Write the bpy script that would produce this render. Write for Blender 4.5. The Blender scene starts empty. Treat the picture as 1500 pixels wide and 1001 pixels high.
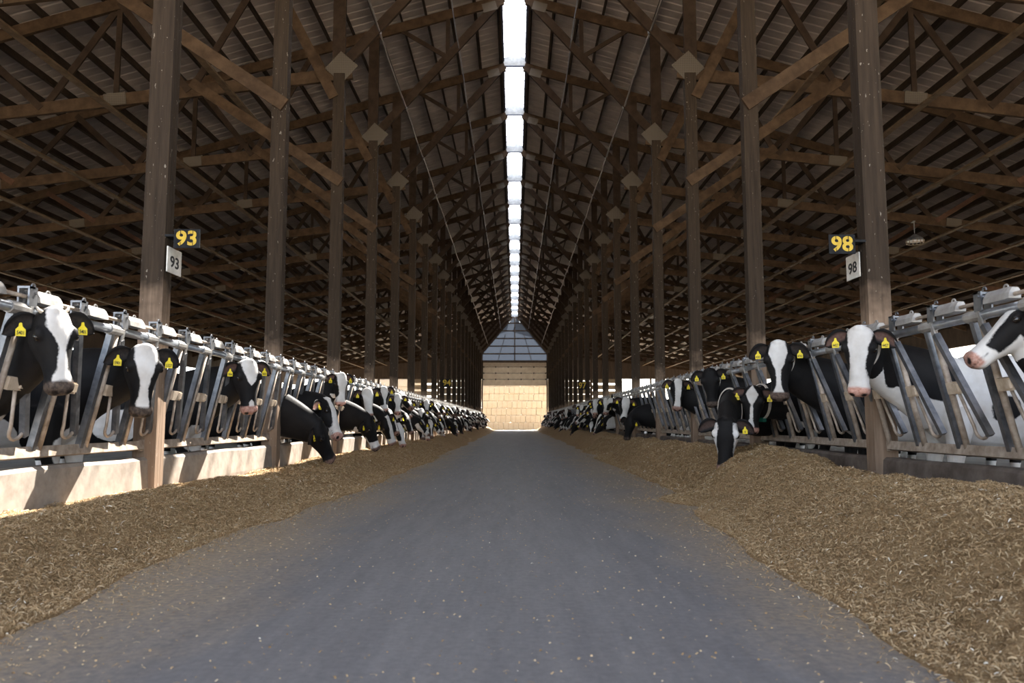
import bpy, bmesh, math, random
import numpy as np
from mathutils import Vector, Matrix, Quaternion

random.seed(7)
rng = np.random.default_rng(11)
scene = bpy.context.scene
COL = scene.collection
PI = math.pi

# ------------------------------------------------------------------ camera
F = 1166.67
CAM = Vector((0.0, 0.0, 0.85))
PITCH = math.atan(117.0 / F)
YAW = math.atan(4.0 / F)
ROLL = math.radians(0.0)
cam_d = bpy.data.cameras.new('camera')
cam_d.sensor_width = 36.0
cam_d.lens = F * 36.0 / 1500.0
cam_d.clip_end = 2000
cam_d.dof.use_dof = True
cam_d.dof.focus_distance = 9.5
cam_d.dof.aperture_fstop = 3.2
cam_o = bpy.data.objects.new('camera', cam_d)
COL.objects.link(cam_o)
R_CAM = (Matrix.Rotation(YAW, 3, 'Z') @ Matrix.Rotation(PI / 2 + PITCH, 3, 'X') @ Matrix.Rotation(ROLL, 3, 'Z'))
cam_o.matrix_world = Matrix.Translation(CAM) @ R_CAM.to_4x4()
scene.camera = cam_o


def ray(px, py):
    return R_CAM @ Vector(((px - 750.0) / F, -(py - 500.5) / F, -1.0))


def at_x(px, py, X):
    d = ray(px, py)
    return CAM + d * ((X - CAM.x) / d.x)


def at_y(px, py, Y):
    d = ray(px, py)
    return CAM + d * ((Y - CAM.y) / d.y)


# ------------------------------------------------------------------ world, sun, exposure
SUN_D = Vector((-0.303, -0.65, -1.0)).normalized()
world = bpy.data.worlds.new('World')
scene.world = world
world.use_nodes = True
wn = world.node_tree
wn.nodes.clear()
w_out = wn.nodes.new('ShaderNodeOutputWorld')
w_bg = wn.nodes.new('ShaderNodeBackground')
w_sky = wn.nodes.new('ShaderNodeTexSky')
w_sky.sky_type = 'NISHITA'
w_sky.sun_disc = False
w_sky.sun_elevation = math.asin(-SUN_D.z)
w_sky.sun_rotation = math.atan2(-SUN_D.x, -SUN_D.y)
w_sky.air_density = 1.0
w_sky.dust_density = 2.0
w_sky.ozone_density = 1.0
w_bg.inputs['Strength'].default_value = 0.50
w_hs = wn.nodes.new('ShaderNodeHueSaturation')
w_hs.inputs['Saturation'].default_value = .55
wn.links.new(w_sky.outputs[0], w_hs.inputs['Color'])
wn.links.new(w_hs.outputs[0], w_bg.inputs['Color'])
wn.links.new(w_bg.outputs[0], w_out.inputs['Surface'])

sun_d = bpy.data.lights.new('sun', 'SUN')
sun_d.energy = 21.0
sun_d.angle = math.radians(0.53)
sun_d.color = (1.0, 0.95, 0.87)
sun_o = bpy.data.objects.new('sun', sun_d)
COL.objects.link(sun_o)
sun_o.rotation_euler = SUN_D.to_track_quat('-Z', 'Y').to_euler()
sun_o.location = (6, 10, 30)

vs = scene.view_settings
vs.view_transform = 'Standard'
vs.look = 'None'
vs.gamma = 1.0
vs.use_curve_mapping = False
vs.exposure = 1.12
scene.cycles.use_denoising = True
scene.cycles.max_bounces = 10
scene.cycles.diffuse_bounces = 5
scene.cycles.glossy_bounces = 3
scene.cycles.transparent_max_bounces = 12
scene.cycles.sample_clamp_indirect = 6.0

# ------------------------------------------------------------------ helpers


def tag(o, label=None, cat=None, group=None, kind=None):
    if label:
        o['label'] = label
    if cat:
        o['category'] = cat
    if group:
        o['group'] = group
    if kind:
        o['kind'] = kind
    return o


def empty(name, loc=(0, 0, 0), rz=0.0, label=None, cat=None, group=None, kind=None):
    o = bpy.data.objects.new(name, None)
    COL.objects.link(o)
    o.location = loc
    o.rotation_euler = (0, 0, rz)
    o.empty_display_size = 0.2
    return tag(o, label, cat, group, kind)


def link(name, me, parent=None, loc=None, rot=None):
    o = bpy.data.objects.new(name, me)
    COL.objects.link(o)
    if parent is not None:
        o.parent = parent
    if loc is not None:
        o.location = loc
    if rot is not None:
        o.rotation_euler = rot
    return o


class MB:
    """collects simple solids into one mesh"""

    def __init__(s):
        s.v = []
        s.f = []

    def add(s, vs_, fs):
        b = len(s.v)
        s.v.extend([tuple(v) for v in vs_])
        s.f.extend([tuple(i + b for i in f) for f in fs])
        return s

    def box(s, c, d, rot=None):
        pts = []
        for z in (-.5, .5):
            for y in (-.5, .5):
                for x in (-.5, .5):
                    p = Vector((x * d[0], y * d[1], z * d[2]))
                    if rot is not None:
                        p = rot @ p
                    pts.append(p + Vector(c))
        return s.add(pts, [(0, 2, 3, 1), (4, 5, 7, 6), (0, 1, 5, 4), (2, 6, 7, 3), (0, 4, 6, 2), (1, 3, 7, 5)])

    def beam(s, p0, p1, w, h, side=(0, 1, 0)):
        """bar from p0 to p1; w measured along side, h along the other axis"""
        p0, p1 = Vector(p0), Vector(p1)
        t = (p1 - p0).normalized()
        sd = Vector(side)
        sd = (sd - sd.dot(t) * t)
        if sd.length < 1e-5:
            sd = t.orthogonal()
        sd.normalize()
        up = sd.cross(t)
        pts = []
        for p in (p0, p1):
            for a, b in ((-1, -1), (1, -1), (1, 1), (-1, 1)):
                pts.append(p + sd * (a * w / 2) + up * (b * h / 2))
        return s.add(pts, [(3, 2, 1, 0), (4, 5, 6, 7), (0, 1, 5, 4), (1, 2, 6, 5), (2, 3, 7, 6), (3, 0, 4, 7)])

    def tube(s, pts, r, n=8, caps=True):
        pts = [Vector(p) for p in pts]
        rs = r if isinstance(r, (list, tuple)) else [r] * len(pts)
        ref = None
        base = len(s.v)
        for i, p in enumerate(pts):
            if i == 0:
                t = pts[1] - pts[0]
            elif i == len(pts) - 1:
                t = pts[-1] - pts[-2]
            else:
                t = (pts[i + 1] - pts[i]).normalized() + (pts[i] - pts[i - 1]).normalized()
            t.normalize()
            if ref is None:
                ref = t.orthogonal().normalized()
            ref = (ref - ref.dot(t) * t).normalized()
            bi = t.cross(ref)
            for k in range(n):
                a = 2 * PI * k / n
                s.v.append(tuple(p + (ref * math.cos(a) + bi * math.sin(a)) * rs[i]))
        for i in range(len(pts) - 1):
            for k in range(n):
                a, b = base + i * n + k, base + i * n + (k + 1) % n
                s.f.append((a, b, b + n, a + n))
        if caps:
            s.f.append(tuple(base + k for k in range(n))[::-1])
            s.f.append(tuple(base + (len(pts) - 1) * n + k for k in range(n)))
        return s

    def prism(s, poly, axis_o, u, v, w, depth):
        """polygon (u,v) extruded by depth along w, centred on axis_o"""
        o, u, v, w = Vector(axis_o), Vector(u), Vector(v), Vector(w)
        n = len(poly)
        pts = [o + u * a + v * b - w * depth / 2 for a, b in poly] + [o + u * a + v * b + w * depth / 2 for a, b in poly]
        fs = [tuple(range(n))[::-1], tuple(range(n, 2 * n))]
        for i in range(n):
            j = (i + 1) % n
            fs.append((i, j, j + n, i + n))
        return s.add(pts, fs)

    def mesh(s, name, mat=None, smooth=False, fix=True):
        me = bpy.data.meshes.new(name)
        me.from_pydata(s.v, [], s.f)
        if fix:
            bm = bmesh.new()
            bm.from_mesh(me)
            bmesh.ops.recalc_face_normals(bm, faces=bm.faces)
            bm.to_mesh(me)
            bm.free()
        if mat:
            me.materials.append(mat)
        if smooth:
            me.polygons.foreach_set('use_smooth', [True] * len(me.polygons))
        me.update()
        return me

    def build(s, name, mat=None, parent=None, smooth=False, loc=None, rot=None, fix=True):
        return link(name, s.mesh(name, mat, smooth, fix), parent, loc, rot)


def grid_mesh(name, P, mat, smooth=True, attr=None):
    """P: (n,m,3) array of points"""
    n, m = P.shape[:2]
    me = bpy.data.meshes.new(name)
    nv = n * m
    me.vertices.add(nv)
    me.vertices.foreach_set('co', P.reshape(-1).astype(np.float32))
    idx = np.arange(nv).reshape(n, m)
    q = np.stack([idx[:-1, :-1], idx[1:, :-1], idx[1:, 1:], idx[:-1, 1:]], -1).reshape(-1, 4)
    nf = len(q)
    me.loops.add(nf * 4)
    me.loops.foreach_set('vertex_index', q.reshape(-1).astype(np.int32))
    me.polygons.add(nf)
    me.polygons.foreach_set('loop_start', (np.arange(nf) * 4).astype(np.int32))
    me.polygons.foreach_set('use_smooth', np.full(nf, smooth))
    me.materials.append(mat)
    me.update(calc_edges=True)
    me.validate()
    return me


def hash01(i, j, k, seed):
    n = (i.astype(np.int64) * 374761393 + j.astype(np.int64) * 668265263 + k.astype(np.int64) * 2147483647 + seed * 1274126177) & 0x7fffffff
    n = ((n ^ (n >> 13)) * 1274126177) & 0x7fffffff
    n = (n ^ (n >> 16)) & 0xffffff
    return n / float(0xffffff)


def vnoise(x, y, z=None, seed=0):
    x = np.asarray(x, float)
    y = np.asarray(y, float)
    z = np.zeros_like(x) if z is None else np.asarray(z, float)
    i, j, k = np.floor(x), np.floor(y), np.floor(z)
    fx, fy, fz = x - i, y - j, z - k
    fx, fy, fz = [t * t * (3 - 2 * t) for t in (fx, fy, fz)]
    r = 0
    for a in (0, 1):
        for b in (0, 1):
            for c in (0, 1):
                w = (fx if a else 1 - fx) * (fy if b else 1 - fy) * (fz if c else 1 - fz)
                r = r + w * hash01(i + a, j + b, k + c, seed)
    return r * 2 - 1


def fbm(x, y, z=None, seed=0, octs=4):
    s, a, f = 0, 1.0, 1.0
    for o in range(octs):
        s = s + a * vnoise(np.asarray(x) * f, np.asarray(y) * f, None if z is None else np.asarray(z) * f, seed + o * 17)
        a *= .5
        f *= 2.03
    return s


# ------------------------------------------------------------------ materials
def nodes_of(m):
    m.use_nodes = True
    nt = m.node_tree
    nt.nodes.clear()
    out = nt.nodes.new('ShaderNodeOutputMaterial')
    bs = nt.nodes.new('ShaderNodeBsdfPrincipled')
    nt.links.new(bs.outputs[0], out.inputs['Surface'])
    return nt, bs, out


def noise_node(nt, vec, scale, detail=4, rough=.6, stretch=None):
    if stretch is not None:
        mp = nt.nodes.new('ShaderNodeMapping')
        mp.inputs['Scale'].default_value = stretch
        nt.links.new(vec, mp.inputs['Vector'])
        vec = mp.outputs[0]
    n = nt.nodes.new('ShaderNodeTexNoise')
    n.inputs['Scale'].default_value = scale
    n.inputs['Detail'].default_value = detail
    n.inputs['Roughness'].default_value = rough
    nt.links.new(vec, n.inputs['Vector'])
    return n.outputs['Fac']


def ramp(nt, fac, stops):
    r = nt.nodes.new('ShaderNodeValToRGB')
    els = r.color_ramp.elements
    while len(els) < len(stops):
        els.new(.5)
    for e, (p, c) in zip(els, stops):
        e.position = p
        e.color = (*c, 1) if len(c) == 3 else c
    nt.links.new(fac, r.inputs['Fac'])
    return r.outputs['Color']


def mixc(nt, fac, a, b, mode='MIX'):
    m = nt.nodes.new('ShaderNodeMix')
    m.data_type = 'RGBA'
    m.blend_type = mode
    for sock, val in ((m.inputs[0], fac), (m.inputs[6], a), (m.inputs[7], b)):
        if isinstance(val, (int, float)):
            sock.default_value = val
        elif isinstance(val, tuple):
            sock.default_value = (*val, 1) if len(val) == 3 else val
        else:
            nt.links.new(val, sock)
    return m.outputs[2]


def mathn(nt, op, a, b=None, c=None, clamp=False):
    m = nt.nodes.new('ShaderNodeMath')
    m.operation = op
    m.use_clamp = clamp
    for i, v in enumerate((a, b, c)):
        if v is None:
            continue
        if isinstance(v, (int, float)):
            m.inputs[i].default_value = v
        else:
            nt.links.new(v, m.inputs[i])
    return m.outputs[0]


def coords(nt, kind='Object', rand=True):
    tc = nt.nodes.new('ShaderNodeTexCoord')
    v = tc.outputs[kind]
    if rand:
        oi = nt.nodes.new('ShaderNodeObjectInfo')
        ml = nt.nodes.new('ShaderNodeVectorMath')
        ml.operation = 'ADD'
        cm = nt.nodes.new('ShaderNodeCombineXYZ')
        sc = mathn(nt, 'MULTIPLY', oi.outputs['Random'], 57.0)
        for i in range(3):
            nt.links.new(sc, cm.inputs[i])
        nt.links.new(v, ml.inputs[0])
        nt.links.new(cm.outputs[0], ml.inputs[1])
        v = ml.outputs[0]
    return v


def bump(nt, bs, h, strength=.3, dist=.01):
    b = nt.nodes.new('ShaderNodeBump')
    b.inputs['Strength'].default_value = strength
    b.inputs['Distance'].default_value = dist
    nt.links.new(h, b.inputs['Height'])
    nt.links.new(b.outputs[0], bs.inputs['Normal'])


def simple(name, c1, c2, rough=.7, scale=6, stretch=None, metal=0.0, bmp=.2, bdist=.005, spec=.3, kind='Object', lo=.35, hi=.65, detail=5):
    m = bpy.data.materials.new(name)
    nt, bs, _ = nodes_of(m)
    v = coords(nt, kind)
    f = noise_node(nt, v, scale, detail, .62, stretch)
    nt.links.new(ramp(nt, f, [(lo, c1), (hi, c2)]), bs.inputs['Base Color'])
    bs.inputs['Roughness'].default_value = rough
    bs.inputs['Metallic'].default_value = metal
    bs.inputs['Specular IOR Level'].default_value = spec
    if bmp:
        bump(nt, bs, f, bmp, bdist)
    return m


M = {}
M['truss'] = simple('truss_wood', (.044, .026, .015), (.084, .052, .030), .8, 5, (1, 1, 1), bmp=.15, spec=.15)
M['truss_red'] = simple('red_wood', (.062, .028, .016), (.105, .052, .030), .75, 5, bmp=.15)
M['web'] = simple('web_wood', (.028, .017, .011), (.050, .032, .021), .8, 5, bmp=.15, spec=.15)
M['purlin'] = simple('purlin_wood', (.030, .021, .015), (.052, .036, .026), .8, 4, bmp=.1, spec=.12)
M['sheet'] = simple('roof_sheet_tin', (.37, .315, .285), (.50, .43, .39), .6, 1.6, (1, 1, 1), bmp=0, spec=.35)
M['plate'] = bpy.data.materials.new('nail_plate')
nt, bs, _ = nodes_of(M['plate'])
v = coords(nt, 'Object', False)
w1 = nt.nodes.new('ShaderNodeTexWave')
w1.wave_type = 'BANDS'
w1.bands_direction = 'X'
w1.inputs['Scale'].default_value = 9
w2 = nt.nodes.new('ShaderNodeTexWave')
w2.bands_direction = 'Z'
w2.inputs['Scale'].default_value = 9
for w in (w1, w2):
    nt.links.new(v, w.inputs['Vector'])
mm = mathn(nt, 'MULTIPLY', w1.outputs['Fac'], w2.outputs['Fac'])
nt.links.new(ramp(nt, mm, [(.1, (.105, .083, .06)), (.6, (.045, .031, .021))]), bs.inputs['Base Color'])
bs.inputs['Roughness'].default_value = .6
bump(nt, bs, mm, .4, .004)

# posts: paler tan towards the ground
M['post'] = bpy.data.materials.new('post_wood')
nt, bs, _ = nodes_of(M['post'])
v = coords(nt, 'Object')
f1 = noise_node(nt, v, 3.0, 6, .65, (9, 9, .55))
f2 = noise_node(nt, v, 2.2, 4, .6)
c = ramp(nt, f1, [(.3, (.022, .0145, .0095)), (.7, (.047, .032, .021))])
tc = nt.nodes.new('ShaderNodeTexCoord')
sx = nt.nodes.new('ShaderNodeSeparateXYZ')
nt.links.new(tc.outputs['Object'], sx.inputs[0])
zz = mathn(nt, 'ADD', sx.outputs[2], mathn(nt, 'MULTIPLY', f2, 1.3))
low_tone = mathn(nt, 'SMOOTH_MIN', mathn(nt, 'MULTIPLY', mathn(nt, 'SUBTRACT', 2.75, zz), 2.2, clamp=True), 1.0, .05)
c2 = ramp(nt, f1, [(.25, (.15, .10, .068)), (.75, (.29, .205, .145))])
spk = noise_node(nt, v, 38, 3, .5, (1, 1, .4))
c = mixc(nt, low_tone, c, c2)
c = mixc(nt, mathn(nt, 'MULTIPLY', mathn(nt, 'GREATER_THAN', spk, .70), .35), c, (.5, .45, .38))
nt.links.new(c, bs.inputs['Base Color'])
bs.inputs['Roughness'].default_value = .75
bs.inputs['Specular IOR Level'].default_value = .16
bump(nt, bs, f1, .25, .006)

M['galv'] = simple('galvanised', (.34, .37, .42), (.60, .63, .68), .33, 7, metal=.85, bmp=.05, spec=.5)
M['galv_dark'] = simple('worn_dark_steel', (.10, .105, .115), (.22, .22, .23), .38, 9, metal=.7, bmp=.05, spec=.5)
M['dusty'] = simple('dusty_steel', (.24, .185, .14), (.46, .38, .31), .55, 11, metal=.25, bmp=.15, bdist=.002, spec=.4)
M['runner'] = simple('runner_board_wood', (.09, .058, .034), (.16, .11, .068), .75, 5, bmp=.1, spec=.15)
M['lock'] = simple('dusty_lock_steel', (.24, .225, .21), (.40, .38, .36), .5, 9, metal=.3, bmp=.1, bdist=.002, spec=.4)
M['block'] = simple('pivot_block_dusty', (.36, .28, .20), (.55, .45, .35), .65, 12, bmp=.15, bdist=.002)
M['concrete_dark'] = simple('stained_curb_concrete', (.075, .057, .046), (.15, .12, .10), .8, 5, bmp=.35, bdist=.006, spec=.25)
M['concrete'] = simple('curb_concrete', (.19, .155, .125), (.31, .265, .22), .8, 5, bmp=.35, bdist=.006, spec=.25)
M['conduit'] = simple('ceiling_conduit', (.20, .18, .17), (.32, .29, .27), .4, 5, metal=.6, bmp=0)
M['dark_edge'] = simple('ridge_edge_steel', (.045, .05, .075), (.075, .08, .11), .45, 3, metal=.3, bmp=0)
M['ply'] = simple('grey_plywood', (.36, .37, .37), (.52, .53, .53), .7, 9, bmp=.2)
M['wallwood'] = simple('end_wall_dark', (.075, .055, .042), (.13, .095, .07), .8, 2, (4, 1, .4), bmp=.1)
M['board'] = simple('pale_board', (.46, .37, .27), (.62, .52, .39), .75, 4, (1, 1, 6), bmp=.15)
M['door'] = simple('door_panel', (.70, .60, .46), (.84, .75, .60), .6, 2.2, bmp=.05)
M['black'] = simple('black_paint', (.012, .012, .013), (.022, .022, .022), .5, 8, bmp=0)
M['signblack'] = simple('sign_black', (.010, .010, .012), (.022, .023, .025), .7, 14, bmp=0, spec=.1)
M['yellow'] = simple('sign_yellow', (.44, .28, .018), (.58, .39, .03), .5, 18, bmp=0)
M['signwhite'] = simple('sign_white', (.55, .52, .47), (.75, .72, .67), .5, 10, bmp=.1)
M['tagyellow'] = simple('tag_yellow', (.72, .55, .02), (.85, .68, .04), .45, 20, bmp=0)
M['ground'] = simple('dry_ground', (.34, .28, .20), (.46, .385, .28), .9, 1.5, bmp=.2)


def glassy(name, transp, col, tint=(1, 1, 1)):
    m = bpy.data.materials.new(name)
    m.use_nodes = True
    nt = m.node_tree
    nt.nodes.clear()
    out = nt.nodes.new('ShaderNodeOutputMaterial')
    t = nt.nodes.new('ShaderNodeBsdfTransparent')
    t.inputs[0].default_value = (*tint, 1)
    tl = nt.nodes.new('ShaderNodeBsdfTranslucent')
    tl.inputs[0].default_value = (*col, 1)
    mx = nt.nodes.new('ShaderNodeMixShader')
    mx.inputs[0].default_value = 1 - transp
    nt.links.new(t.outputs[0], mx.inputs[1])
    nt.links.new(tl.outputs[0], mx.inputs[2])
    nt.links.new(mx.outputs[0], out.inputs['Surface'])
    return m


M['skylight'] = glassy('clear_ridge_panel', .80, (.9, .93, 1.0))
M['gable_pane'] = glassy('milky_gable_pane', .03, (.085, .096, .115))

# alley concrete
M['floor'] = bpy.data.materials.new('alley_concrete')
nt, bs, _ = nodes_of(M['floor'])
v = coords(nt, 'Object', False)
n1 = noise_node(nt, v, 1.0, 6, .7, (2.2, .16, 1))
n2 = noise_node(nt, v, 1.0, 7, .72, (9, 1.1, 1))
n3 = noise_node(nt, v, 26, 5, .7)
n4 = noise_node(nt, v, 1.3, 5, .65, (.7, .5, 1))
sx = nt.nodes.new('ShaderNodeSeparateXYZ')
nt.links.new(v, sx.inputs[0])
base = ramp(nt, n1, [(.30, (.120, .117, .122)), (.55, (.168, .164, .169)), (.75, (.225, .220, .220))])
base = mixc(nt, .45, base, ramp(nt, n2, [(.3, (.097, .095, .10)), (.7, (.25, .243, .238))]))
base = mixc(nt, .25, base, ramp(nt, n3, [(.35, (.07, .068, .07)), (.7, (.26, .25, .24))]))
# straw dust: a real dusting of ground feed near both piles
axl = mathn(nt, 'SUBTRACT', mathn(nt, 'ABSOLUTE', mathn(nt, 'ADD', sx.outputs[0], .15)), .95)
dust = mathn(nt, 'ADD', mathn(nt, 'MULTIPLY', axl, 1.15), mathn(nt, 'MULTIPLY', mathn(nt, 'SUBTRACT', n4, .5), 2.2))
dust = mathn(nt, 'MULTIPLY', dust, 1.0, clamp=True)
dn = mathn(nt, 'MULTIPLY', dust, ramp(nt, n3, [(.35, (.35, .35, .35)), (.65, (1, 1, 1))]))
base = mixc(nt, dn, base, ramp(nt, n3, [(.3, (.20, .15, .095)), (.7, (.40, .31, .20))]))
# manure-stained concrete out beyond the curbs
outer = mathn(nt, 'GREATER_THAN', mathn(nt, 'ABSOLUTE', sx.outputs[0]), 3.45)
base = mixc(nt, outer, base, ramp(nt, n4, [(.3, (.07, .055, .04)), (.7, (.16, .13, .095))]))
nt.links.new(base, bs.inputs['Base Color'])
bs.inputs['Roughness'].default_value = .62
bs.inputs['Specular IOR Level'].default_value = .35
bump(nt, bs, n2, .25, .004)

# feed
def feed_mat(name, dark, mid, light):
    m = bpy.data.materials.new(name)
    nt, bs, _ = nodes_of(m)
    v = coords(nt, 'Object', False)
    a = noise_node(nt, v, 55, 6, .75)
    b = noise_node(nt, v, 3, 4, .6)
    c = ramp(nt, a, [(.28, dark), (.52, mid), (.78, light)])
    c = mixc(nt, ramp(nt, b, [(.35, (0, 0, 0)), (.7, (.55, .55, .55))]), c, ramp(nt, a, [(.3, dark), (.7, mid)]))
    nt.links.new(c, bs.inputs['Base Color'])
    bs.inputs['Roughness'].default_value = .9
    bs.inputs['Specular IOR Level'].default_value = .15
    bump(nt, bs, a, .9, .02)
    return m


M['feed'] = feed_mat('ground_feed', (.17, .105, .05), (.34, .225, .115), (.52, .38, .22))


def fibre_mat(name, cols):
    m = bpy.data.materials.new(name)
    nt, bs, _ = nodes_of(m)
    at = nt.nodes.new('ShaderNodeAttribute')
    at.attribute_name = 'shade'
    nt.links.new(ramp(nt, at.outputs['Fac'], cols), bs.inputs['Base Color'])
    bs.inputs['Roughness'].default_value = .75
    bs.inputs['Specular IOR Level'].default_value = .2
    return m


M['fibre'] = fibre_mat('feed_fibres', [(0, (.20, .12, .055)), (.45, (.38, .255, .13)), (.8, (.54, .40, .235)), (.97, (.62, .50, .33)), (1.0, (.80, .74, .62))])

# bales
M['bale'] = bpy.data.materials.new('bale_straw')
nt, bs, _ = nodes_of(M['bale'])
v = coords(nt, 'Object')
a = noise_node(nt, v, 14, 6, .7, (1, 1, 3))
b = noise_node(nt, v, 2.2, 3, .6)
c = ramp(nt, a, [(.3, (.30, .225, .145)), (.5, (.43, .37, .285)), (.8, (.50, .46, .39))])
c = mixc(nt, ramp(nt, b, [(.4, (0, 0, 0)), (.75, (.4, .4, .4))]), c, (.36, .265, .165))
nt.links.new(c, bs.inputs['Base Color'])
bs.inputs['Roughness'].default_value = .85
bump(nt, bs, a, .7, .03)
# ------------------------------------------------------------------ the setting
PX = 3.23                     # alley-side face of the posts
Y1, BAY = 7.30, 3.66
NB = 20                       # posts 0..NB-1 in each row
YN = [Y1 + BAY * i for i in range(NB)]
YEND = YN[-1] + .45           # end wall
Y0 = -3.0
XE = 21.0                     # eaves
SLOT = .29


def zr(x):
    return 11.35 - .285 * abs(x)


ORD = ['first', 'second', 'third', 'fourth', 'fifth', 'sixth', 'seventh', 'eighth', 'ninth', 'tenth', 'eleventh', 'twelfth', 'thirteenth',
       'fourteenth', 'fifteenth', 'sixteenth', 'seventeenth', 'eighteenth', 'nineteenth', 'twentieth']

g = MB()
g.add([(-400, -200, -.06), (400, -200, -.06), (400, 700, -.06), (-400, 700, -.06)], [(0, 1, 2, 3)])
tag(g.build('ground', M['ground'], fix=False), 'dry sandy ground outside the barn', 'ground', kind='structure')
g = MB()
g.box((0, (Y0 + YEND + .6) / 2, -.1), (2 * XE, YEND + .6 - Y0, .2))
tag(g.build('floor', M['floor']), 'grey scraped concrete alley floor dusted with feed', 'floor', kind='structure')

for s, nm in ((-1, 'left'), (1, 'right')):
    g = MB()
    # battered concrete curb with a slightly sloped top, chipped profile along its length
    xs = [3.30, 3.285, 3.30, 3.33, 3.50, 3.52, 3.52]
    zs = [-.02, .25, .505, .53, .525, .50, -.02]
    ys = np.arange(Y0, YEND, .61)
    for i, y in enumerate(ys):
        j = .006 * math.sin(i * 2.3) + .004 * math.sin(i * 5.1)
        for a, b in zip(xs, zs):
            g.v.append((s * (a + j * .5), y, b + (j if b > .4 else 0)))
    k = len(xs)
    for i in range(len(ys) - 1):
        for q in range(k):
            r = (q + 1) % k
            g.f.append((i * k + q, i * k + r, (i + 1) * k + r, (i + 1) * k + q))
    g.f.append(tuple(range(k)))
    g.f.append(tuple((len(ys) - 1) * k + q for q in range(k)))
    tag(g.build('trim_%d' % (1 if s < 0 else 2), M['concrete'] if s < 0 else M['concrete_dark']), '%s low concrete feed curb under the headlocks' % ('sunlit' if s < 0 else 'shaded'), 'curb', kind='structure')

for s, nm in ((-1, 'left'), (1, 'right')):  # side walls added, with a narrow gap, to hold back daylight at the eaves
    g = MB()
    g.box((s * (XE - .1), (Y0 + YEND) / 2, 1.6), (.16, YEND - Y0, 3.2))
    g.box((s * (XE - .1), (Y0 + YEND) / 2, 4.87), (.16, YEND - Y0, 1.10))
    tag(g.build('wall_' + nm, M['wallwood']), 'added dark side wall limiting daylight under the %s eaves' % nm, 'wall', kind='structure')

# roof
ceiling = empty('ceiling', (0, 0, 0), label='low pitched tin roof on dark purlins', cat='ceiling', kind='structure')
SH = .915
prof = []
for r in range(3):
    o = r * SH / 3
    prof += [(o, 0), (o + .10, 0), (o + .125, .02), (o + .155, .02), (o + .18, 0)]
prof.append((SH + .012, 0))
for s in (-1, 1):
    g = MB()
    n = len(prof)
    for x in (SLOT + .02, XE + .3):
        for y, h in prof:
            g.v.append((s * x, y, zr(x) + h))
        for y, h in prof:
            g.v.append((s * x, y, zr(x) + h + .006))
    for i in range(n - 1):
        g.f.append((i, i + 1, 2 * n + i + 1, 2 * n + i))
        g.f.append((n + i, n + i + 1, 3 * n + i + 1, 3 * n + i))
    me = g.mesh('roof_sheet', M['sheet'], fix=False)
    y = Y0
    while y < YEND + .5:
        link('roof_sheet', me, ceiling, (0, y, (0 if int(round(y / SH)) % 2 else .003)))
        y += SH
PXS = [.40 + .58 * i for i in range(36)]
for s in (-1, 1):
    rest = MB()
    for i, x in enumerate(PXS):
        g = MB()
        g.box((s * x, 0, zr(x) - .097), (.05, BAY - .004, .19), Matrix.Rotation(s * math.atan(.285), 3, 'Y'))
        me = g.mesh('purlin', M['purlin'])
        for b in range(2, 6):
            link('purlin', me, ceiling, (0, YN[b - 1] + BAY / 2, 0))
        rest.beam((s * x, Y0, zr(x) - .097), (s * x, YN[1], zr(x) - .097), .05, .19, (1, 0, -s * .285))
        rest.beam((s * x, YN[5], zr(x) - .097), (s * x, YEND, zr(x) - .097), .05, .19, (1, 0, -s * .285))
    tag(rest.build('purlins', M['purlin'], ceiling), kind='stuff')
    g = MB()
    g.box((s * (SLOT + .03), (Y0 + YEND) / 2, 11.23), (.05, YEND - Y0, .20))
    g.box((s * (SLOT + .075), (Y0 + YEND) / 2, 11.12), (.11, YEND - Y0, .03))
    g.build('ridge_trim', M['dark_edge'], ceiling)
# ridge skylight: clear ribbed panels laid across the open ridge
sky_o = empty('window_1', (0, 0, 11.40), label='long clear ribbed skylight along the ridge', cat='skylight', kind='structure')
g = MB()
for y, h in ((0, 0), (.56, 0), (.575, .03), (.595, .03), (.61, 0)):
    for x, z in ((-SLOT - .12, -.03), (0, .05), (SLOT + .12, -.03)):
        g.v.append((x, y, z + h))
for i in range(4):
    for j in range(2):
        a = i * 3 + j
        g.f.append((a, a + 1, a + 4, a + 3))
pane = g.mesh('pane', M['skylight'], fix=False)
g = MB()
g.beam((-SLOT - .1, .585, -.035), (0, .585, .04), .012, .03, (0, 1, 0))
g.beam((SLOT + .1, .585, -.035), (0, .585, .04), .012, .03, (0, 1, 0))
rib = g.mesh('rib', M['ply'])
y = Y0
while y < YEND:
    link('pane', pane, sky_o, (0, y, 0))
    link('rib', rib, sky_o, (0, y, 0))
    y += .61

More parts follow.
